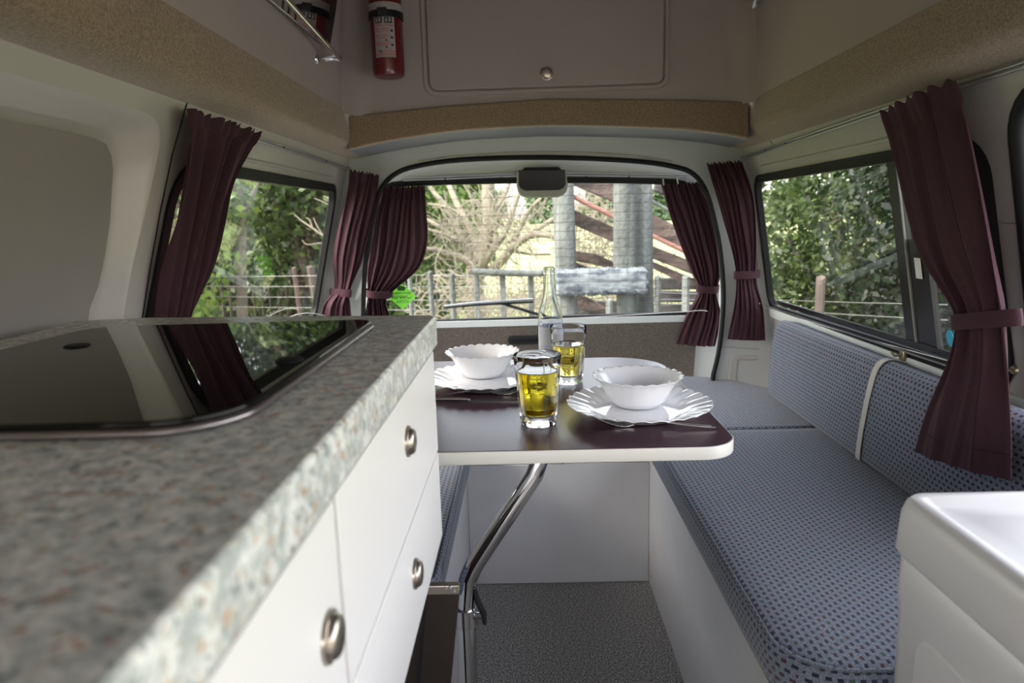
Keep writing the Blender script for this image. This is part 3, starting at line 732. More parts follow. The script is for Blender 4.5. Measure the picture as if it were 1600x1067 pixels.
curtain('full maroon curtain tied back left of the tailgate window above the green sticker', onT,
        [(600, 292), (590, 330), (580, 390), (572, 430), (574, 460), (571, 490), (570, 545)],
        [(664, 290), (666, 330), (668, 375), (655, 418), (607, 462), (608, 490), (618, 545)], .66, 8, .014, seed=3)
curtain('maroon curtain tied back at the right side of the tailgate window', onT,
        [(1033, 288), (1046, 335), (1062, 380), (1080, 425), (1092, 456), (1072, 495), (1057, 537)],
        [(1096, 284), (1112, 320), (1124, 375), (1128, 420), (1119, 458), (1127, 495), (1117, 541)], .64, 7, .013, seed=4)
curtain('narrow maroon curtain tied back at the rear end of the right side window', onRp,
        [(1106, 256), (1120, 300), (1134, 350), (1148, 405), (1152, 440), (1148, 480), (1137, 530)],
        [(1160, 252), (1176, 300), (1182, 350), (1184, 400), (1183, 440), (1193, 480), (1196, 532)], .62, 6, .013, seed=5)
curtain('large maroon curtain tied back over the near end of the right window', onRb,
        [(1378, 176), (1400, 240), (1418, 320), (1440, 400), (1490, 480), (1494, 520), (1480, 570), (1450, 640), (1430, 706)],
        [(1492, 122), (1508, 180), (1530, 280), (1553, 390), (1568, 470), (1574, 520), (1580, 590), (1582, 670), (1580, 752)], .58, 4, .010, off=.05, tieloop=.35, seed=6)
# curtain hooks of the tailgate curtains
for i, (x, y) in enumerate(((1036, 286), (1058, 284))):
    q = onT(x, y, .02)
    tag(tube('curtain_hook', [q+Vector((0, 0, .014)), q+Vector((0, -.004, .004)), q+Vector((.003, -.004, -.008))], .0022, M['white'], None, 6),
        ('white plastic curtain hook at the inner corner of the right tailgate curtain', 'white plastic curtain hook second from the inner corner of the right tailgate curtain')[i], 'hook')
# stretched curtain wires
cw = thing('curtain_wire', 'thin pale curtain wire stretched across the foot of the tailgate window', 'wire', onT(1100, 485, .06))
tube('cord', smoothpath([onT(640, 506, .012), onT(890, 497, .025), (onT(1050, 488, .07)), onT(1098, 485, .065), onT(1108, 489, .02)], 6), .0014, M['white'], cw, 6)
cw = thing('curtain_wire', 'thin pale curtain wire stretched under the left side window', 'wire', onL(505, 495, .04))
tube('cord', smoothpath([onL(440, 500, .02), onL(480, 489, .03), onL(540, 494, .06), onL(590, 468, .02)], 6), .0013, M['white'], cw, 6)
cw = thing('curtain_wire', 'thin pale curtain wire stretched below the right side window', 'wire', onR(1190, 480, .02))
tube('cord', smoothpath([onR(1187, 474, .05), onR(1197, 481, .012), onR(1330, 522, .008), onR(1480, 563, .008)], 6), .0013, M['white'], cw, 6)
# brass catch on the right sill, where the strap is hooked
bc = thing('brass_catch', 'small dark brass catch on the right sill above the backrest strap', 'catch', onR(1410, 556, .02))
q = onR(1412, 556, .012); box('plate', q-Vector((.006, .010, .010)), q+Vector((.004, .010, .012)), M['brass'], bc, .002)
tube('hook', [q+Vector((0, 0, .004)), q+Vector((-.018, .004, .0)), q+Vector((-.024, .008, .008))], .003, M['brass'], bc, 8)
q = onR(1586, 578, .012)
bc = thing('brass_catch', 'small dark brass hook beside the large right curtain', 'catch', q)
disc('plate', q, .008, [(0, .004), (.007, .004), (.009, 0), (0, 0)], M['brass'], bc, (-1, 0, 0)); tube('hook', [q, q+Vector((-.015, 0, 0)), q+Vector((-.02, 0, .008))], .0025, M['brass'], bc, 8)

# ================================================================== SEATING
SZ = .462                                   # seat cushion top
def cushion(name, lo, hi, parent, bev=.022, corner=None, disp=.004, seg=4):
    """boxed foam cushion, softly crowned"""
    bm = bmesh.new()
    r = corner or (.03, .03, .03, .03)
    poly = rrect(lo[0], lo[1], hi[0], hi[1], list(r), 8)
    cx, cy = (lo[0]+hi[0])/2, (lo[1]+hi[1])/2
    rings = [(0, .0, bev*.6), (0, bev*.35, bev*.15), (0, bev, 0), (0, hi[2]-lo[2]-bev, 0), (0, hi[2]-lo[2]-bev*.35, bev*.15), (0, hi[2]-lo[2], bev*.7), (0, hi[2]-lo[2]+disp*.6, bev*2.2), (0, hi[2]-lo[2]+disp, bev*5)]
    vs = []
    for _, dz, ins in rings:
        pp = rrect(lo[0]+ins, lo[1]+ins, hi[0]-ins, hi[1]-ins, [max(q-ins, .004+.25*q) for q in r], 8)
        vs.append([bm.verts.new((x, y, lo[2]+dz)) for x, y in pp])
    n = len(poly)
    for j in range(len(vs)-1):
        for i in range(n): bm.faces.new((vs[j][i], vs[j][(i+1) % n], vs[j+1][(i+1) % n], vs[j+1][i]))
    bm.faces.new(vs[0][::-1]); bm.faces.new(vs[-1])
    o = bmobj(name, bm, M['seat'], parent, True, 80)
    pip = [(x, y, hi[2]-bev*.10) for x, y in outset(poly, -bev*.25)]
    tube('piping', pip+[pip[0]], .0028, M['seat'], o if parent is None else parent, 6)
    return o
def bench(name, label, lo, hi, front, cat='bench'):
    t = thing(name, label, cat, ((lo[0]+hi[0])/2, (lo[1]+hi[1])/2, 0)); return t
# right bench
BX, BY = .340, 1.84
t = thing('bench_box', 'white laminate bench box along the right wall under the long seat cushion', 'bench', (.6, 1.3, 0))
box('front_panel', (BX, .76, .002), (BX+.016, BY+.30, .388), M['bench_lam'], t, .001)
box('end_panel', (BX+.016, .76, .002), (.86, .776, .388), M['bench_lam'], t, .001)
box('top_panel', (BX+.004, .762, .376), (.86, BY+.30, .3885), M['bench_lam'], t, .001)
box('top_edging', (BX-.003, .80, .383), (BX+.003, BY, .391), M['grey'], t, .001)
sc_ = tag(cushion('seat_cushion', (BX-.012, .80, .390), (.868, 1.832, SZ), None, corner=(.02, .03, .09, .02)), 'long blue-grey dotted seat cushion on the right bench', 'cushion')
# left bench
LX = -.178
t = thing('bench_box', 'white laminate bench box on the left, behind the drawer unit', 'bench', (-.45, 1.4, 0))
box('front_panel', (LX-.016, .99, .002), (LX, BY+.30, .388), M['bench_lam'], t, .001)
box('end_panel', (-.72, .99, .002), (LX-.016, 1.006, .388), M['bench_lam'], t, .001)
box('top_panel', (-.72, .99, .376), (LX-.002, BY+.30, .3885), M['bench_lam'], t, .001)
tag(cushion('seat_cushion', (-.715, 1.02, .390), (LX+.022, 1.832, SZ), None, corner=(.02, .02, .02, .05)), 'blue dotted seat cushion on the left bench, mostly hidden by drawers and table', 'cushion')
# rear bench across
t = thing('bench_box', 'white laminate box across the rear under the rear cushion, facing the aisle', 'bench', (.08, 1.9, 0))
box('front_panel', (LX+.001, BY, .002), (BX-.001, BY+.016, .365), M['bench_lam'], t, .001)
box('top_rail', (LX+.001, BY+.004, .367), (BX-.001, BY+.018, .3885), M['edge'], t, .001)['label'] = 'narrow cream rail above the panel'
box('vent_label', (.02, BY-.0, .371), (.088, BY+.004, .383), M['alu'], t, .0006)
box('top_panel', (LX+.001, BY+.018, .376), (BX-.001, 2.45, .3885), M['bench_lam'], t, .001)
box('catch', (.095, BY-.003, .366), (.098, BY+.003, .388), M['black'], t, .0004)
# rear cushion with a curved outer corner
pl = [(-.66, 1.838), (.872, 1.838), (.868, 2.22), (.80, 2.33), (.70, 2.47), (.56, 2.505), (-.40, 2.505), (-.58, 2.34), (-.66, 2.28)]
rc = prism('seat_cushion', pl, .390, SZ-.003, M['seat'], None, bev=.016, seg=3)
tag(rc, 'wide blue dotted seat cushion across the rear below the tailgate carpet', 'cushion')
# backrest on the right wall
bm = bmesh.new()
prof = []            # (x, z) cross-section of the backrest, leaning on the wall
zb, zt = SZ+.006, .716
fx = lambda z: .772+.012*(z-zb)/(zt-zb)
bk = [(fx(zb)+.012, zb), (fx(zb), zb+.012), (fx(zb+.08)-.004, zb+.08), (fx(zb+.16)-.003, zb+.16), (fx(zt), zt-.030), (fx(zt)+.010, zt-.010), (fx(zt)+.028, zt), (fx(zt)+.055, zt-.006), (.853, zt-.03), (.858, zb+.06), (.858, zb)]
ysn = [.98, .985, 1.0, 1.3, 1.7, 2.1, 2.15, 2.172, 2.18]
ins = [.022, .008, 0, 0, 0, 0, .004, .014, .034]
vs = []
cz = (zb+zt)/2
for y, i_ in zip(ysn, ins):
    vs.append([bm.verts.new((x+(i_ if x < .82 else 0), y, z-(i_ if z > cz else -i_*.3))) for x, z in bk])
k = len(bk)
for j in range(len(vs)-1):
    for i in range(k): bm.faces.new((vs[j][i], vs[j][(i+1) % k], vs[j+1][(i+1) % k], vs[j+1][i]))
bm.faces.new(vs[0]); bm.faces.new(vs[-1][::-1])
br = bmobj('backrest_cushion', bm, M['seat'], None, True, 80)
tag(br, 'long blue dotted backrest cushion leaning on the right wall', 'cushion')
# strap over the backrest
ys_ = 1.525
pts = [(p[0]-.003, ys_+.03*(.5-(p[1]-zb)/(zt-zb)), p[1]+(.003 if p[1] > zt-.02 else 0)) for p in bk[1:8]]
pts = [(fx(zb)+.004, ys_+.018, zb+.004)]+pts+[(.845, ys_+.0, zt-.008), (.853, ys_+.01, zt+.004)]
V, Fc = [], []
for p in smoothpath(pts, 4):
    V += [(p.x, p.y-.010, p.z), (p.x, p.y+.010, p.z), (p.x+.0015, p.y+.010, p.z-.001), (p.x+.0015, p.y-.010, p.z-.001)]
for i in range(len(V)//4-1):
    for j in range(4): Fc.append((4*i+j, 4*i+(j+1) % 4, 4*i+4+(j+1) % 4, 4*i+4+j))
tag(mesh('strap', V, Fc, M['elastic'], None, True), 'pale elastic strap wrapped vertically over the backrest cushion', 'strap')

# ================================================================== KITCHEN UNIT
WZ = .92                                    # worktop height
wt = thing('worktop', 'long grey-green speckled worktop in the left foreground', 'worktop', (-.4, .5, WZ))
poly = [(-.1235, -.4), (-.1235, .935), (-.130, .955), (-.565, 1.010), (-.672, .992), (-.655, .90), (-.652, -.4)]
hx0, hx1, hy0, hy1 = -.556, -.188, .408, .858
prism('worktop_slab', poly, WZ-.040, WZ, M['worktop'], wt, bev=.0035, holes=[rrect(hx0+.02, hy0+.02, hx1-.02, hy1-.02, .05)])
t = thing('kitchen_cabinet', 'white laminate drawer unit under the speckled worktop', 'cabinet', (-.4, .5, 0))
DX = -.128
box('carcass', (-.648, -.4, .606), (DX-.018, .915, WZ-.130), M['white_lam'], t, .001)
box('end_panel', (-.64, .915, .603), (DX-.006, .931, WZ-.041), M['white_lam'], t, .001)
box('top_rail', (-.64, -.4, WZ-.13), (DX-.05, hy0-.0, WZ-.041), M['white_lam'], t, .001)
def front(name, y0, y1, z0, z1, ky, kz, lab_=None):
    d_ = box(name, (DX-.017, y0+.0015, z0+.0015), (DX, y1-.0015, z1-.0015), M['white_lam'], t, .0015)
    if ky: 
        kx = DX; n_ = lathe('knob', [(0, .009), (.007, .0088), (.0115, .0078), (.0135, .006), (.0140, .004), (.0145, .003), (.0165, .0025), (.017, 0), (0, 0)], M['nickel'], None, 28)
        q = Matrix(((0, 0, 1, kx), (1, 0, 0, ky), (0, 1, 0, kz), (0, 0, 0, 1))); n_.data.transform(q); n_.parent = d_
    return d_
zt1, zg, zb1 = H-.1745, H-.320, H-.449
# thin shadow gaps between the two fronts: .42 .. .925
front('drawer', .424, .925, zg, zt1, .692, H-.2285); front('drawer', .424, .925, zb1, zg, .690, H-.379)
front('drawer', -.10, .420, .45, H-.1745, .386, H-.2535)
box('back_panel', (-.63, -.4, .003), (-.45, .912, .603), M['darkpanel'], t, 0)
# hob with black glass lid
hb = thing('hob', 'black glass-lidded hob set into the speckled worktop', 'hob', ((hx0+hx1)/2, .65, WZ))
prism('trim', rrect(hx0, hy0, hx1, hy1, [.026, .05, .06, .06], 10), WZ+.0005, WZ+.006, M['hobtrim'], hb, bev=.0025, holes=[rrect(hx0+.012, hy0+.012, hx1-.012, hy1-.012, [.018, .04, .05, .05], 10)])
prism('glass_lid', rrect(hx0+.004, hy0+.004, hx1-.004, hy1-.004, [.023, .046, .056, .056], 10), WZ+.0045, WZ+.0105, M['hobglass'], hb, bev=.0018)
prism('tray', rrect(hx0+.025, hy0+.025, hx1-.025, hy1-.025, .04), WZ-.038, WZ+.003, M['hobtrim'], hb)
lathe('lid_button', [(0, .0022), (.010, .002), (.0125, .0008), (.013, 0)], M['black'], hb, 20, origin=(*onZ(120, 540, WZ+.011).xy, WZ+.0105))
lathe('lid_button', [(0, .0035), (.010, .003), (.0125, .0010), (.013, 0)], M['black'], hb, 20, origin=(*onZ(452, 563, WZ+.011).xy, WZ+.0105))
# dark panel below the drawers
dp = thing('fridge_door', 'dark brown panel with metal top strip, left of the chrome table leg', 'panel', (-.2, .87, .1))
V = [(-.40, .865, .545), (-.101, .865, .545), (-.168, .865, .02), (-.40, .865, .02)]
V += [(x, y+.022, z) for x, y, z in V]
bm = bmesh.new(); vv = [bm.verts.new(v) for v in V]
for f in ((0, 1, 2, 3), (7, 6, 5, 4), (0, 4, 5, 1), (1, 5, 6, 2), (2, 6, 7, 3), (3, 7, 4, 0)): bm.faces.new([vv[i] for i in f])
bmobj('door_panel', bm, M['darkpanel'], dp, False)
box('top_strip', (-.40, .860, .545), (-.100, .872, .558), M['nickel'], dp, .001)
V = [(-.150, .862, .535), (-.146, .862, .535), (-.207, .862, .03), (-.211, .862, .03)]; V += [(x, y+.003, z) for x, y, z in V]
mesh('inner_lip', V, [(0, 1, 2, 3), (7, 6, 5, 4), (0, 4, 5, 1), (1, 5, 6, 2), (2, 6, 7, 3), (3, 7, 4, 0)], M['black_gloss'], dp)
for q in ((-.112, .556), (-.107, .550), (-.118, .555)):
    disc('rivet', Vector((q[0], .860, q[1])), .002, [(0, .002), (.0015, .0017), (.0022, 0), (0, 0)], M['alu'], dp, (0, -1, 0))

# white moulded chest lower right
ch = thing('storage_chest', 'white moulded plastic chest with a raised-rim lid in the lower right corner', 'chest', (.65, .4, 0))
cx0, cx1, cy0, cy1, cz1 = .408, .80, -.1, .745, .735
def ringed(name, spec, mat_, parent, r=.035):
    bm = bmesh.new(); vs = []
    for (ins_, z) in spec:
        rr = max(r-ins_, .006)
        vs.append([bm.verts.new((x, y, z)) for x, y in rrect(cx0+ins_, cy0+ins_, cx1-ins_, cy1-ins_, rr, 8)])
    n = len(vs[0])
    for j in range(len(vs)-1):
        for i in range(n): bm.faces.new((vs[j][i], vs[j][(i+1) % n], vs[j+1][(i+1) % n], vs[j+1][i]))
    bm.faces.new(vs[0][::-1]); bm.faces.new(vs[-1]); return bmobj(name, bm, mat_, parent, True, 80)
ringed('lid', [(.014, cz1-.066), (.004, cz1-.066), (.0, cz1-.060), (.003, cz1-.018), (.007, cz1-.006), (.012, cz1-.001), (.018, cz1), (.026, cz1-.002), (.032, cz1-.007), (.038, cz1-.009), (.06, cz1-.009)], M['plastic'], ch)
ringed('body', [(.020, .002), (.014, .01), (.008, cz1-.13), (.006, cz1-.118), (.0055, cz1-.10), (.007, cz1-.07), (.014, cz1-.0655)], M['plastic'], ch)
prism('side_panel', rrect(.02, .05, .68, cz1-.135, .03), -.004, .004, M['plastic'], ch, lambda u, v, h: Vector((cx0+.010+h, u, v)), bev=.003)

# ================================================================== TABLE
TZ = .690
tb = thing('table', 'plum laminate table with cream edging on a bent chrome leg', 'table', (.05, 1.35, 0))
tx0, tx1, ty0, ty1 = -.36, .337, 1.030, 1.745
prism('tabletop', rrect(tx0+.002, ty0+.002, tx1-.002, ty1-.002, [.13, .06, .05, .058], 12), TZ-.021, TZ, M['table'], tb, bev=.001)
prism('edging', rrect(tx0, ty0, tx1, ty1, [.13, .06, .05, .06], 12), TZ-.022, TZ-.0006, M['edge'], tb, bev=.0015, holes=[rrect(tx0+.0025, ty0+.0025, tx1-.0025, ty1-.0025, [.1275, .0575, .0475, .0575], 12)])
k0 = onY(728, 1067, 1.10); k1 = onY(727, 960, 1.10); k2 = onY(731, 905, 1.10); k3 = onY(752, 866, 1.10); k4 = onY(835, 742, 1.10)
bot_ = Vector((k0.x-.0, 1.10, .012))
leg = [bot_, Vector((k0.x, 1.10, .2)), k1, k1.lerp(k2, .6)]+smoothpath([k2, k2.lerp(k3, .5)+Vector((-.002, 0, .0)), k3], 5)+[k3.lerp(k4, .5), k4, Vector((k4.x+.008, 1.105, TZ-.045)), Vector((k4.x+.012, 1.11, TZ-.026))]
tube('leg', leg, .0160, M['chrome'], tb, 20)
box('leg_plate', (k4.x-.02, 1.07, TZ-.0255), (k4.x+.08, 1.16, TZ-.0215), M['steel'], tb, .001)
tube('leg_sleeve', [Vector((k1.x, 1.10, .010)), k1+Vector((0, 0, .002))], .0175, M['chrome'], tb, 20)
lathe('foot', [(0, 0), (.03, 0), (.03, .006), (.019, .014), (0, .014)], M['black'], tb, 24, origin=(bot_.x, 1.10, .001))
tube('collar', [k1+Vector((0, 0, -.020)), k1+Vector((0, 0, .014))], .0198, M['steel'], tb, 20)
cq = k1+Vector((.020, -.004, 0))
tube('clamp_bolt', [cq+Vector((-.008, 0, 0)), cq+Vector((.014, -.002, 0))], .006, M['steel'], tb, 12)
tube('clamp_lever', smoothpath([cq+Vector((.014, -.002, -.012)), cq+Vector((.012, -.003, .006)), cq+Vector((.003, -.004, .030)), cq+Vector((-.003, -.004, .052))], 4), [.004]*3+[.0065]*4+[.0055]*6, M['black_gloss'], tb, 10) if False else \
    tube('clamp_lever', [cq+Vector((.014, -.004, -.014)), cq+Vector((.013, -.004, .006)), cq+Vector((.004, -.005, .030)), cq+Vector((-.001, -.005, .056))], [.0035, .006, .0055, .003], M['black_gloss'], tb, 10)

# ================================================================== TABLEWARE
def scallop(nf, amp_r, amp_z, R_):
    def f(a, r, z, i):
        w_ = max(0, (r/R_-.62)/.38)
        s = abs(math.sin(nf*a/2))                                    # lobes outward, cusps inward
        return r*(1+amp_r*w_*w_*(s-.5)), z+amp_z*w_*(s-.5)
    return f
def plate(label, cx, cy):
    t = thing('dinner_plate', label, 'plate', (cx, cy, TZ), 'white scalloped plates')
    P = [(r*1.035, z) for r, z in [(0, .0042), (.045, .0042), (.068, .0045), (.078, .0065), (.088, .0125), (.100, .0170), (.112, .0205), (.1245, .0240), (.1262, .0243), (.1265, .0232), (.1255, .0222), (.112, .0178), (.100, .0143), (.088, .0095), (.078, .0032), (.070, .0008), (.062, .0), (0, .0006)]]
    lathe('dish', P, M['china'], t, 168, scallop(28, .026, .0034, .1305), (cx, cy, TZ+.0003), 75)
    return t
def bowl(label, cx, cy):
    t = thing('cereal_bowl', label, 'bowl', (cx, cy, TZ), 'white scalloped bowls')
    z0 = TZ+.0054
    P = [(r*1.13, z*1.06) for r, z in [(0, .004), (.030, .004), (.042, .008), (.052, .020), (.060, .036), (.066, .046), (.0715, .0525), (.0745, .0545), (.0752, .0540), (.0745, .0525), (.0690, .0490), (.064, .043), (.058, .032), (.049, .013), (.040, .002), (.034, 0), (0, .001)]]
    lathe('bowl_body', P, M['china'], t, 120, scallop(24, .034, .003, .085), (cx, cy, z0), 75)
    return t
pR = onZ(998, 632, TZ+.018); pL = onZ(757, 590, TZ+.018)
plate('white scalloped plate under the bowl on the right side of the table', pR.x, pR.y)
plate('white scalloped plate under the bowl on the left side of the table', pL.x, pL.y)
bR = onZ(996, 612, TZ+.03); bL = onZ(754, 570, TZ+.03)
bowl('white scalloped bowl on the right-hand plate', bR.x, bR.y)
bowl('white scalloped bowl on the left-hand plate', bL.x, bL.y)

def tumbler(label, cx, cy, hgt, rt, rb, fill, dm):
    t = thing('drinking_glass', label, 'glass', (cx, cy, TZ), 'tumblers of beer')
    z0 = TZ+.0004
    def R_(z): return rb+(rt-rb)*z/hgt
    def mod(a, r, z, i):
        if i >= 14: return r, z
        w_ = 0
        if z < hgt*.62: w_ = min(1, (hgt*.62-z)/(hgt*.06))
        if z < .012: w_ *= max(0, z/.012)
        return r*(1-.045*w_*abs(math.sin(5*a))), z
    out = [(0, .001), (rb*.75, .0005), (rb*.93, 0), (rb, .003), (R_(.012), .012), (R_(.03), .03), (R_(.05), .05), (R_(hgt*.60), hgt*.60), (R_(hgt*.63)+.0012, hgt*.63), (R_(hgt*.68), hgt*.68), (R_(hgt*.85), hgt*.85), (rt, hgt-.001), (rt-.0008, hgt), (rt-.0018, hgt-.001)]
    inn = [(R_(hgt*.85)-.0022, hgt*.85), (R_(hgt*.65)-.0026, hgt*.65), (R_(hgt*.58)-.0038, hgt*.58), (R_(.05)-.0044, .05), (R_(.02)-.0048, .020), (R_(.014)*.6, .0145), (0, .014)]
    lathe('glass_body', out+inn, M['glass'], t, 60, mod, (cx, cy, z0), 50)
    g = .0005
    zf = hgt*fill
    rf = R_(zf)-.0025-g
    liq = [(0, .0147), (R_(.014)*.6, .0152), (R_(.02)-.0048-g, .0208), (R_(.05)-.0044-g, .05), (R_(hgt*.58)-.0038-g, min(hgt*.575, zf-.002))]
    if zf > hgt*.62: liq.append((R_(hgt*.65)-.0026-g, hgt*.65-.001 if zf > hgt*.66 else zf-.001))
    liq += [(rf, zf), (0, zf)]
    lathe('beer', liq, dm, t, 48, None, (cx, cy, z0), 50)['label'] = 'golden beer'
    return t
gA = onZ(842, 666, TZ); gB = onZ(889, 597, TZ)
ga = tumbler('facetted tumbler of golden beer at the front of the table', gA.x, gA.y+.018, .126, .0425, .032, .76, M['beer'])
gb = tumbler('facetted tumbler of paler beer behind, next to the clear bottle', gB.x, gB.y, .127, .0405, .031, .67, M['beer_pale'])
# froth ring
for tt, (cx, cy), zz, rr in ((ga, (gA.x, gA.y+.018), .126*.76, .0355), (gb, (gB.x, gB.y), .127*.67, .0345)):
    V, F2 = tube_data([(cx+rr*math.cos(a*PI/16), cy+rr*math.sin(a*PI/16), TZ+zz+.001) for a in range(33)], .0008, 5); mesh('froth', V, F2, M['white'], tt, True)
# bottle
bo = onZ(861, 574, TZ); bt = thing('beer_bottle', 'clear glass long-neck bottle with printed blue lettering behind the glasses', 'bottle', (bo.x, bo.y, TZ))
bh_ = .245
P = [(0, .005), (.022, .002), (.028, 0), (.0305, .004), (.031, .012), (.031, .112), (.030, .128), (.026, .146), (.0195, .163), (.0160, .180), (.0150, .205), (.0138, .228), (.0138, .230), (.0150, .231), (.0152, .236), (.0136, .238), (.0138, .244), (.0125, .2455), (.0105, .2445),
     (.0100, .228), (.0115, .200), (.0130, .180), (.0165, .163), (.023, .146), (.0270, .128), (.0282, .112), (.0282, .014), (.025, .008), (0, .010)]
P = [(r, z*bh_/.2455) for r, z in P]
lathe('bottle_body', P, M['bottleglass'], bt, 48, None, (bo.x, bo.y, TZ+.0004), 50)
M['ink_blue'] = mat('faded_blue_ink', (.10, .13, .25), .6)
def btext(s, size, z, m):
    o = text_mesh('printed_lettering', s, size, m, bt, Matrix.Identity(4), bold=.03)
    for v in o.data.vertices:
        a = -PI/2-.12+v.co.x/.0313
        v.co = Vector((bo.x+.0316*math.cos(a), bo.y+.0316*math.sin(a), TZ+z+v.co.y))
m_ = M['refracted_pale'] = mat('pale_refracted_light', (.62, .66, .72), .5); n_, l_ = m_.node_tree.nodes, m_.node_tree.links  # half-transparent pale coat: light refracted in the bottle, painted on its body
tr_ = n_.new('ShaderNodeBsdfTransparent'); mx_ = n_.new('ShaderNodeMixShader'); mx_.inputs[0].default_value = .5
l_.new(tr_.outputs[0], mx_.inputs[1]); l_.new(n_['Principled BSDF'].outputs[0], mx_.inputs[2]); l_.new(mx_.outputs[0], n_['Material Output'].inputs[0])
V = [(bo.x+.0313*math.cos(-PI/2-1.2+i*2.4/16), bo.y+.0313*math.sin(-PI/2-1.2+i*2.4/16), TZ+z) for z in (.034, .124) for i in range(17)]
mesh('pale_body_panel', V, [(i, i+1, i+18, i+17) for i in range(16)], m_, bt, True)['label'] = 'faint whitish patch of refracted light painted behind the lettering'
btext('Corona', .0205, .104, M['ink_blue']); btext('Extra', .011, .045, M['ink_blue'])
for z in (.040, .058):
    V, F2 = tube_data([(bo.x+.0316*math.cos(-PI/2-.9+a*1.8/12), bo.y+.0316*math.sin(-PI/2-.9+a*1.8/12), TZ+z) for a in range(13)], .0004, 4); mesh('printed_line', V, F2, M['ink_blue'], bt)

# cutlery: stainless forks and a knife
def fork(label, tip, end, side=1):
    """tip = tine ends, end = handle end, both on the table"""
    t = thing('fork', label, 'fork', ((tip.x+end.x)/2, (tip.y+end.y)/2, TZ), 'stainless forks')
    d = Vector((end.x-tip.x, end.y-tip.y, 0)); Lg = d.length; d.normalize(); n_ = Vector((-d.y, d.x, 0))
    st_ = [(0, .016), (.10, .0085), (.18, .0035), (.26, .0018), (.31, .0035), (.40, .0095), (.50, .0115), (.70, .0075), (.88, .0045), (1, .0035)]
    wd = [(0, .011), (.18, .012), (.26, .011), (.32, .006), (.38, .0032), (.5, .003), (.75, .0042), (.93, .0062), (1, .004)]
    def itp(tb_, s):
        for (a, b), (c_, d2) in zip(tb_, tb_[1:]):
            if a <= s <= c_: return b+(d2-b)*(s-a)/(c_-a)
        return tb_[-1][1]
    def strip(s0, s1, f0, f1, name):
        V, Fc = [], []; N = 26
        for i in range(N+1):
            s = s0+(s1-s0)*i/N; c = Vector((tip.x, tip.y, TZ))+d*(Lg*s); z = itp(st_, s); w_ = itp(wd, s)
            a = f0 if isinstance(f0, float) else -1; b = f1
            for (q, dz) in ((a, .0), (b, .0), (b, -.0014), (a, -.0014)):
                V.append(c+n_*(w_*q)+Vector((0, 0, z+dz+.0006)))
        for i in range(N):
            for j in range(4): Fc.append((4*i+j, 4*i+(j+1) % 4, 4*i+4+(j+1) % 4, 4*i+4+j))
        Fc += [(0, 1, 2, 3), tuple(4*N+j for j in (3, 2, 1, 0))]
        return mesh(name, V, Fc, M['steel'], t, True, 50)
    strip(.20, 1., -1., 1., 'handle')
    for k in range(4): strip(0., .21, -1+k*.54, -1+k*.54+.38, 'tine')
    return t
fork('stainless fork lying in front of the right-hand plate', onZ(931, 652, TZ+.014), onZ(1118, 667, TZ+.003))
fork('stainless fork lying in front of the left-hand plate, beside the knife', onZ(828, 604, TZ+.014), onZ(655, 619, TZ+.003))
kn = thing('table_knife', 'stainless table knife lying nearest in front of the left-hand plate', 'knife', (onZ(750, 627, TZ).x, onZ(750, 627, TZ).y, TZ))
a, b = onZ(812, 627, TZ), onZ(640, 627, TZ); d = (b-a).normalized(); n_ = Vector((-d.y, d.x, 0)); a = Vector((a.x, a.y, TZ+.0016)); 
V = [a-n_*.001, a+d*.02-n_*.008, a+d*.10-n_*.009, a+d*.105+n_*.006, a+n_*.006]
V += [v-Vector((0, 0, .0012)) for v in V]; mesh('blade', V, [(0, 1, 2, 3, 4), (9, 8, 7, 6, 5)]+[(i, i+5, (i+1) % 5+5, (i+1) % 5) for i in range(5)], M['steel'], kn)
tube('handle', [a+d*.10+Vector((0, 0, .002)), a+d*.12+Vector((0, 0, .0032)), a+d*.19+Vector((0, 0, .003))], [.0025, .0042, .0045], M['steel'], kn, 10)

# ================================================================== OUTSIDE
GZ = -.62
def far(px, py, Y): return onY(px, py, Y)
M['gravel'] = mat('pale_grey_gravel', (.34, .33, .32), .95, noise=(30, (.22, .215, .21), .35, .65), bump=(60, .6, .02))
gv = bmesh.new()
gvp = [(-3.2, -14), (9, -14), (9, 2.0), (3.0, 4.6), (-1.5, 4.2), (-3.2, 3.0)]
gv.free()
st(prism('gravel_drive', gvp, GZ+.02, GZ+.09, M['gravel'], None, smooth=False))
# ground: rolling pasture
V, Fc = [], []; nx, ny = 60, 60
for j in range(ny+1):
    for i in range(nx+1):
        x = -60+120*i/nx; y = -30+150*j/ny
        z = GZ+.06*math.sin(x*.6)*math.sin(y*.5)+(max(0, y-25)*.018)
        V.append((x, y, z))
for j in range(ny):
    for i in range(nx): a = j*(nx+1)+i; Fc.append((a, a+1, a+nx+2, a+nx+1))
st(mesh('ground', V, Fc, M['grass'], None, True))

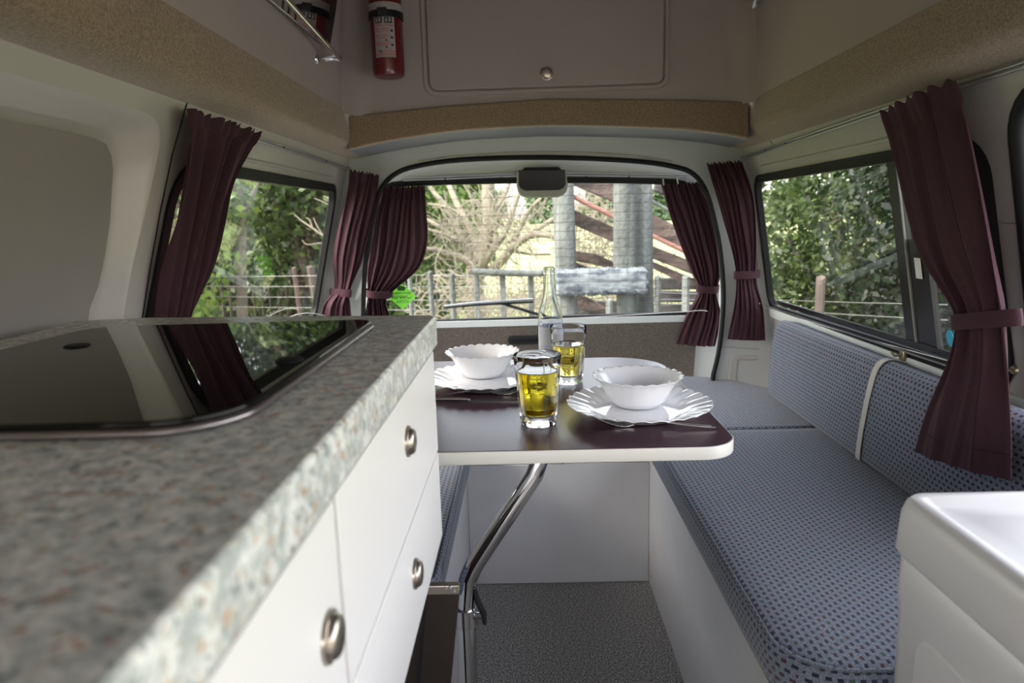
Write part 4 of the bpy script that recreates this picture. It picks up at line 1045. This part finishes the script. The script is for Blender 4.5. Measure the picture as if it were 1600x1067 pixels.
def leaves(name, blobs, count, size, mat_, parent=None, shell=.55, seed=0, aspect=.55):
    rg = np.random.default_rng(seed)
    vol = np.array([b[3]*b[4]*b[5] for b in blobs])**(2/3); pr = vol/vol.sum()
    idx = rg.choice(len(blobs), count, p=pr); B = np.array([b[:6] for b in blobs])[idx]
    d = rg.normal(size=(count, 3)); d /= np.linalg.norm(d, axis=1)[:, None]
    r = (shell+(1-shell)*rg.random(count)**.5)[:, None]*(1+.18*np.sin(d[:, :1]*5+B[:, :1]*3)*np.cos(d[:, 2:]*6))
    c = B[:, :3]+d*B[:, 3:]*r
    nrm = d*.6+rg.normal(size=(count, 3))*.7+np.array([0, 0, .5]); nrm /= np.linalg.norm(nrm, axis=1)[:, None]
    t = np.cross(nrm, rg.normal(size=(count, 3))); t /= np.linalg.norm(t, axis=1)[:, None]; b2 = np.cross(nrm, t)
    s = (size*(.6+.8*rg.random(count)))[:, None]
    v = np.stack([c-t*s, c+b2*s*aspect+nrm*s*.12, c+t*s, c-b2*s*aspect+nrm*s*.12], 1).reshape(-1, 3)
    me = bpy.data.meshes.new(name); me.vertices.add(len(v)); me.vertices.foreach_set('co', v.ravel())
    me.loops.add(count*4); me.loops.foreach_set('vertex_index', np.arange(count*4)); me.polygons.add(count)
    me.polygons.foreach_set('loop_start', np.arange(count)*4); me.polygons.foreach_set('loop_total', np.full(count, 4)); me.update(calc_edges=True)
    me.materials.append(mat_); o = bpy.data.objects.new(name, me); place(o, parent); return o
def blobs_around(c, R_, n, seed, flat=.8, sub=.45):
    rg = random.Random(seed); out = [(c[0], c[1], c[2], R_[0]*.8, R_[1]*.8, R_[2]*.8)]
    for _ in range(n):
        a, e = rg.uniform(0, 2*PI), rg.uniform(-.8, 1.2); k = rg.uniform(sub*.7, sub*1.2)
        out.append((c[0]+R_[0]*.72*math.cos(a)*math.cos(e), c[1]+R_[1]*.72*math.sin(a)*math.cos(e), c[2]+R_[2]*.75*math.sin(e), R_[0]*k, R_[1]*k, R_[2]*k))
    return out
def bush_tree(name, label, cat, base, c, R_, count, size, m, seed, group=None, trunk=.12, twigs=True, nb=9):
    t = thing(name, label, cat, base, group)
    bl = blobs_around(c, R_, nb, seed)
    f = leaves('foliage', bl, count, size, M[m], t, .45, seed); f['kind'] = 'stuff'
    rg = random.Random(seed)
    lst = []
    for b in bl[1:]:
        q = Vector(base).lerp(Vector(c), rg.uniform(.25, .6)); lst.append(([q, q.lerp(Vector(b[:3]), .5)+Vector((0, 0, .15)), Vector(b[:3])], [trunk*.4, trunk*.28, trunk*.12]))
    lst.append(([Vector(base)-Vector((0, 0, .1)), Vector(base).lerp(Vector(c), .5)+Vector((.05, 0, 0)), Vector(c)], [trunk, trunk*.8, trunk*.4]))
    tubes('trunk', lst, M['bark'], t, 7)
    return t
def gz(p): return Vector((p[0], p[1], GZ))
# --- seen through the left window
def spot(px, py, Y, R_): p = far(px, py, Y); return (p.x, p.y, p.z), R_
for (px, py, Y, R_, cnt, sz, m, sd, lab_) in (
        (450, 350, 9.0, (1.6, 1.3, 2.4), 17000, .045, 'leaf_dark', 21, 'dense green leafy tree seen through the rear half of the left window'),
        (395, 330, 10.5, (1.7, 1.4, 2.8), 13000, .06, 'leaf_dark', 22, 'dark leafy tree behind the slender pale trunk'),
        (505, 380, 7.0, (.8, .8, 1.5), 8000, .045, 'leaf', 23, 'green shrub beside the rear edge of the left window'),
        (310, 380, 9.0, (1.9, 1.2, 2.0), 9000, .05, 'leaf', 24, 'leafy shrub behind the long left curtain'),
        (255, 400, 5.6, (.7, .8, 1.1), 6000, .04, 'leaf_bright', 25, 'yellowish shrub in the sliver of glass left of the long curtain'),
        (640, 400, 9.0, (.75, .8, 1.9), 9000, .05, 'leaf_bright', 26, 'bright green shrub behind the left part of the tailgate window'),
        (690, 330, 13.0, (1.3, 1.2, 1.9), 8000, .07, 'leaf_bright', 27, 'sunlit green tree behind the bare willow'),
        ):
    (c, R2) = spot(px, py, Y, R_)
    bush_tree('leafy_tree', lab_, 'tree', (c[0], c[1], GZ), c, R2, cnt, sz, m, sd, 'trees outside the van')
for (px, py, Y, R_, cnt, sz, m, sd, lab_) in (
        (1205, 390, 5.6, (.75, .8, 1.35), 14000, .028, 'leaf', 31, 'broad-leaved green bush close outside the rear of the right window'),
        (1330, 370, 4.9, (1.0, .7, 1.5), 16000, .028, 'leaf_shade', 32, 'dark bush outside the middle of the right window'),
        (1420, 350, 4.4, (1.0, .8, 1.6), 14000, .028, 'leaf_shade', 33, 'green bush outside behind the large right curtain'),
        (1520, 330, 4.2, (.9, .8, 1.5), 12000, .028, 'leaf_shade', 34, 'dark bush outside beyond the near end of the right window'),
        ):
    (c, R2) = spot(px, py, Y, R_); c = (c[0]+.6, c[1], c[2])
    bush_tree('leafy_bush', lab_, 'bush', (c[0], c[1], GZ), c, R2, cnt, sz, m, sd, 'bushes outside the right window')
# distant tree line
for i, x in enumerate(np.linspace(-34, 40, 13)):
    c = (float(x)+random.uniform(-1, 1), 78+random.uniform(-4, 4), GZ+2.0)
    t = thing('distant_tree', 'far tree in the line beyond the sunlit field', 'tree', (c[0], c[1], GZ), 'distant tree line')
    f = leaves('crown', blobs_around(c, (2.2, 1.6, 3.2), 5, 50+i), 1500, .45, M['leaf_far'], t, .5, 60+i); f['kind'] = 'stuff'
    tube('trunk', [(c[0], c[1], GZ-.2), (c[0], c[1], c[2])], .3, M['bark'], t, 6)

# slender pale tree and its boughs, seen through the left window
sp = thing('slender_tree', 'slender pale-barked tree standing before the dark foliage, seen through the left window', 'tree', gz(far(380, 480, 6)))
Y = 6.0
def limb(pts, Y, r, dY=0): return (smoothpath([far(x, y, Y+dY*i) for i, (x, y) in enumerate(pts)], 5), None, r)
def limbs(name, L, mat_, parent):
    for pts, r0, r1, dY, Y_ in L:
        P = smoothpath([far(x, y, Y_+dY*i) for i, (x, y) in enumerate(pts)], 5); N = len(P)
        tube(name, P, [r0+(r1-r0)*i/(N-1) for i in range(N)], mat_, parent, 8)
limbs('bough', [([(380, 620), (379, 520), (378, 470), (376, 400), (378, 340), (370, 290), (366, 250)], .06, .035, 0, 6),
                ([(377, 395), (362, 365), (350, 330), (345, 290)], .03, .015, .1, 6),
                ([(376, 400), (352, 380), (345, 372)], .02, .012, .1, 6),
                ([(377, 345), (392, 310), (404, 285)], .02, .01, 0, 6)], M['bark'], sp)
# bare branch reaching in from the right of the left window
bb = thing('bare_branch', 'bare pale branch hanging in front of foliage at the rear of the left window', 'branch', far(525, 370, 5))
limbs('twig', [([(530, 378), (505, 368), (488, 356), (470, 344), (460, 335)], .010, .004, 0, 5), ([(488, 356), (484, 344), (478, 340)], .006, .003, 0, 5), ([(505, 368), (495, 352), (490, 340)], .006, .003, 0, 5),
               ([(525, 378), (500, 380), (480, 382), (472, 375)], .007, .003, 0, 5), ([(530, 330), (510, 318), (492, 310)], .006, .003, 0, 5), ([(530, 322), (515, 310), (505, 306)], .006, .003, 0, 5)], M['twig'], bb)
# fence posts left, each its own thing
def fpost(px, ytop, Y, wpx, m, label, group, lean=0, cat='fence post', d=None):
    a = far(px, ytop, Y); w_ = wpx/F*Y/2*1.02
    V = []; zb_ = GZ-.1; dd = d or w_*1.4
    for z, dx in ((zb_, -lean*(a.z-zb_)), (a.z-.01, 0)):
        for k in range(8):
            an = 2*PI*k/8; V.append((a.x+dx+w_*math.cos(an), a.y+dd*math.sin(an), z+(.012*math.sin(k*2.1) if z > zb_ else 0)))
    V += [(a.x, a.y, a.z+.008)]
    Fc = [(k, (k+1) % 8, 8+(k+1) % 8, 8+k) for k in range(8)]+[(8+k, 8+(k+1) % 8, 16) for k in range(8)]
    return tag(mesh('fence_post', V, Fc, M[m], None, True, 30), label, cat, group)
fpost(485, 416, 5.2, 12, 'picket', 'stout leaning brown fence post in the rear half of the left window', None, -.09)
fpost(459, 418, 5.6, 7, 'picket', 'thin brown fence post left of the stout leaning post', None, -.05)
for i, px in enumerate((331, 345, 357, 395, 408, 420, 434, 446)):
    fpost(px, 445, 6.6, 4, 'picket', ('leftmost', 'second', 'third', 'fourth', 'fifth', 'sixth', 'seventh', 'rightmost')[i]+' thin dark stake from the left, low behind the left window glass', 'thin stakes of the left fence')
def wirefence(label, y_list, x0, x1, Y0, Y1, r=.0022):
    t = thing('wire_fence', label, 'fence', gz(far(x0, 480, Y0)))
    for (ya, yb) in y_list: tube('wire', [far(x0, ya, Y0), far((x0+x1)/2, (ya+yb)/2+.6, (Y0+Y1)/2), far(x1, yb, Y1)], r, M['wire'], t, 4)
    return t
wirefence('thin fence wires strung outside the left window', [(432, 430), (447, 447), (463, 464), (478, 481)], 300, 540, 5.6, 5.0)
# --- fence directly behind the van
gF = 'weathered fence posts behind the van'
fpost(672, 424, 5.4, 8, 'post', 'thin grey fence post first from the green sticker', None)
fpost(706, 428, 5.4, 8, 'post', 'thin grey fence post second from the green sticker', None)
fpost(640, 432, 5.4, 7, 'post', 'thin grey fence post directly behind the green sticker', None)
wirefence('fence wires behind the lower left of the tailgate window', [(429, 431), (447, 448), (468, 469), (484, 485)], 600, 870, 5.4, 5.4)
gt = thing('timber_rail_fence', 'grey timber rail on three uprights in front of the bare tree', 'fence', gz(far(785, 480, 4.9)))
tube('rail', smoothpath([far(x, y, 4.9) for x, y in ((738, 424), (780, 426), (840, 427), (856, 424))], 4), .024, M['post'], gt, 8)
for px, wv in ((744, 8), (785, 9), (829, 9)):
    a = far(px, 427, 4.95); w_ = wv/F*4.95/2; box('upright', (a.x-w_, a.y-w_, GZ-.05), (a.x+w_, a.y+w_, a.z), M['post'], gt, .006)

# --- bare tree behind the tailgate window
bt_ = thing('bare_tree', 'big bare tree with pale spreading limbs seen through the tailgate window', 'tree', gz(far(742, 470, 8)))
limbs('limb', [([(748, 620), (745, 500), (742, 455), (742, 415)], .13, .10, 0, 8),
               ([(738, 450), (735, 418), (727, 387), (700, 363), (670, 345), (640, 330)], .045, .02, .05, 8),
               ([(740, 430), (730, 395), (714, 353), (693, 318), (675, 297), (660, 270)], .05, .02, .05, 8),
               ([(746, 420), (744, 385), (727, 345), (712, 315), (700, 285), (692, 260)], .06, .025, .1, 8),
               ([(750, 410), (757, 385), (764, 345), (762, 310), (762, 260)], .09, .06, .0, 8),
               ([(762, 345), (776, 325), (788, 305), (796, 285), (800, 260)], .035, .02, .0, 8),
               ([(752, 425), (763, 400), (788, 366), (800, 335), (812, 300)], .05, .02, -.05, 8),
               ([(765, 425), (783, 408), (801, 387), (820, 372), (840, 366), (864, 369), (880, 372)], .06, .03, -.08, 8),
               ([(783, 410), (795, 395), (810, 362), (827, 329), (845, 310)], .04, .016, -.05, 8),
               ([(740, 415), (715, 400), (696, 396), (680, 390), (660, 390)], .05, .03, .0, 8),
               ([(800, 392), (832, 397), (861, 397)], .022, .014, 0, 8),
               ([(827, 368), (845, 355), (870, 338), (890, 320)], .035, .02, 0, 8),
               ([(717, 376), (695, 366), (668, 358), (650, 345)], .022, .012, 0, 8),
               ([(727, 345), (712, 330), (690, 322), (668, 318)], .022, .012, 0, 8),
               ([(764, 345), (750, 325), (735, 305), (722, 285)], .018, .010, 0, 8),
               ([(788, 366), (780, 335), (779, 300)], .02, .010, 0, 8)], M['twig'], bt_)
rg = random.Random(11); lst = []
anch = [(700, 363), (714, 353), (744, 385), (764, 345), (788, 366), (820, 372), (810, 362), (696, 396), (742, 415), (790, 400), (840, 366), (727, 345), (760, 380), (770, 330), (735, 400)]
for i in range(330):
    ax_, ay_ = rg.choice(anch); ax_ += rg.uniform(-22, 22); ay_ += rg.uniform(-22, 18); Y_ = 8+rg.uniform(-1.2, .8)
    an = rg.uniform(-PI, PI) if i % 3 else rg.uniform(-2.4, -.7); L_ = rg.uniform(20, 75); P = [(ax_, ay_)]
    cv = rg.uniform(-.35, .35)
    for s in range(4): an += cv+rg.uniform(-.2, .2); P.append((P[-1][0]+L_/4*math.cos(an), P[-1][1]+L_/4*math.sin(an)))
    lst.append((smoothpath([far(x, y, Y_) for x, y in P], 3), rg.uniform(.003, .009)))
tw = tubes('twig', lst, M['twig'], bt_, 4); tw['kind'] = 'stuff'
# low tangle of cut branches at the foot of the fence
lst = []
for i in range(1300):
    x, y = rg.uniform(640, 1070), rg.uniform(428, 500) if i % 2 else rg.uniform(445, 500)
    if i % 5 < 2: x, y = rg.uniform(880, 990), rg.uniform(290, 430)
    Y_ = rg.uniform(5.9, 7.4); an = rg.uniform(-PI, PI); L_ = rg.uniform(14, 50); P = [(x, y)]; cv = rg.uniform(-.5, .5)
    for s in range(4): an += cv+rg.uniform(-.25, .25); P.append((P[-1][0]+L_/4*math.cos(an), P[-1][1]+L_/4*math.sin(an)))
    lst.append((smoothpath([far(a_, b_, Y_) for a_, b_ in P], 2), rg.uniform(.003, .008)))
tag(tubes('brushwood', lst, M['twig'], None, 4), 'tangle of bare cut branches behind the fence and loading ramp', 'brushwood', kind='stuff')

# --- timber stock loading ramp
lr = thing('loading_ramp', 'weathered timber stock loading ramp with sloping boards seen through the tailgate window', 'ramp', gz(far(940, 480, 5)))
def timber(name, pts, Y_, depth, m, parent=lr, wob=True):
    P = [far(x, y, Y_) for x, y in pts]
    return prism(name, [(p.x, p.z) for p in P], -depth/2, depth/2, M[m], parent, lambda u, v, h: Vector((u, Y_+h+(.008*math.sin(u*17+v*11) if wob else 0), v)), bev=.006, seg=1)
def rpost(px0, px1, ytop, Y_, m, parent=lr):
    a, b = far(px0, ytop, Y_), far(px1, ytop, Y_); r = (b.x-a.x)/2; cx = (a.x+b.x)/2; N = 14; V = []
    zs_ = [GZ-.1, GZ+.5, .4, .9, 1.4, a.z]
    for j, z in enumerate(zs_):
        for k in range(N):
            an = 2*PI*k/N; rr = r*(1+.04*math.sin(3*an+j)); V.append((cx+rr*math.cos(an)+.01*math.sin(j), Y_+rr*math.sin(an), z))
    Fc = [(j*N+k, j*N+(k+1) % N, (j+1)*N+(k+1) % N, (j+1)*N+k) for j in range(len(zs_)-1) for k in range(N)]+[tuple((len(zs_)-1)*N+k for k in range(N))]
    return mesh('post', V, Fc, M[m], parent, True, 60)
rpost(863, 893, 240, 4.9, 'post'); rpost(986, 1021, 235, 4.6, 'post')
timber('board', [(893, 262), (986, 290), (986, 327), (893, 288)], 5.05, .05, 'plank')
timber('board', [(888, 324), (988, 368), (988, 391), (888, 348)], 5.05, .05, 'plank')
timber('board', [(887, 390), (930, 396), (970, 414), (972, 423), (888, 405)], 5.1, .05, 'plank')
timber('board', [(888, 405), (935, 424), (888, 424)], 5.15, .04, 'darkplank')
timber('board', [(1019, 335), (1062, 356), (1075, 395), (1019, 363)], 5.05, .05, 'plank')
timber('board', [(1019, 384), (1090, 412), (1090, 432), (1019, 404)], 5.05, .05, 'plank')
timber('board', [(1019, 408), (1095, 440), (1095, 456), (1019, 419)], 5.1, .05, 'plank')
timber('board', [(1023, 280), (1060, 300), (1062, 316), (1021, 298)], 5.1, .05, 'darkplank')
timber('board', [(886, 452), (925, 468), (965, 492), (925, 492), (886, 470)], 5.2, .05, 'plank')
timber('board', [(888, 470), (990, 470), (990, 494), (888, 494)], 5.5, .05, 'darkplank')
timber('board', [(1023, 434), (1100, 434), (1100, 452), (1023, 452)], 5.4, .05, 'darkplank')
timber('board', [(1023, 455), (1100, 455), (1100, 472), (1023, 472)], 5.4, .05, 'darkplank')
timber('board', [(1023, 475), (1100, 475), (1100, 496), (1023, 496)], 5.4, .05, 'darkplank')
timber('cleat', [(976, 317), (987, 317), (988, 354), (976, 354)], 4.98, .08, 'darkplank'); timber('cleat', [(976, 377), (986, 377), (986, 420), (976, 420)], 4.98, .08, 'darkplank')
timber('cleat', [(882, 322), (889, 322), (889, 348), (881, 348)], 4.85, .06, 'darkplank')
tube('pipe_rail', [far(890, 304, 4.95), far(988, 353, 4.95), far(1100, 407, 4.95)], .017, M['pipe'], lr, 10)
tube('pipe_rail', [far(893, 270, 5.1), far(986, 330, 5.1)], .009, M['pipe'], lr, 8)
tube('pipe_rail', [far(965, 285, 5.0), far(1075, 345, 5.0)], .013, M['post'], lr, 8)
wirefence('fence wires in front of the dark boards right of the loading ramp', [(456, 459), (467, 468), (475, 475)], 1020, 1100, 4.7, 4.7)
# lichen covered bearer: subdivided, knobbly
a, b = far(868, 422, 4.4), far(1007, 457, 4.4); bm = bmesh.new()
NX, NZ = 60, 14; hd = .10
for face in (0, 1):
    pass
zc, zh, xc, xh = (a.z+b.z)/2, (a.z-b.z)/2, (a.x+b.x)/2, (b.x-a.x)/2
V, Fc = [], []; NR = 28
for i in range(NX+1):
    u = i/NX; x = xc+xh*(2*u-1)
    for k in range(NR):
        an = 2*PI*k/NR; ca, sa = math.cos(an), math.sin(an); p = 6
        rr = (abs(ca)**p+abs(sa)**p)**(-1/p)
        nz_ = .010*math.sin(u*60+k*1.3)*math.sin(k*2.7+u*17)+.006*math.sin(u*143+k*3.1)
        gro = -.020 if (k in (24, 25, 26) and .2 < u < .75) or (k in (22,) and u > .5) else 0
        endr = 1 if 0 < i < NX else .92
        V.append((x+(.012*math.sin(k*1.9) if i in (0, NX) else 0), 4.4+hd*ca*rr*endr+0*nz_, zc+(zh*sa*rr+nz_)*endr))
    
for i in range(NX):
    for k in range(NR): Fc.append((i*NR+k, i*NR+(k+1) % NR, (i+1)*NR+(k+1) % NR, (i+1)*NR+k))
Fc += [tuple(range(NR))[::-1], tuple(NX*NR+k for k in range(NR))]
mesh('bearer_beam', V, Fc, M['lichen'], lr, True, 40)['label'] = 'lichen-crusted horizontal beam'
for x0, x1, yt, Y_ in ((873, 900, 450, 4.45), (961, 992, 450, 4.45)): rpost(x0, x1, yt, Y_, 'post')
fpost(952, 467, 4.3, 11, 'post', 'short grey stub post under the lichen-crusted beam', None)
fpost(1028, 432, 4.35, 10, 'post', 'grey fence post just right of the tall ramp post', None)
fpost(1072, 431, 4.3, 12, 'post', 'grey fence post beside the right tailgate curtain', None)
# fence and ground outside right window
fpost(1283, 432, 3.2, 13, 'picket', 'dark fence post seen low through the rear half of the right window', None)
wirefence('fence wires low outside the right window', [(468, 476), (483, 500)], 1195, 1480, 4.6, 2.6)
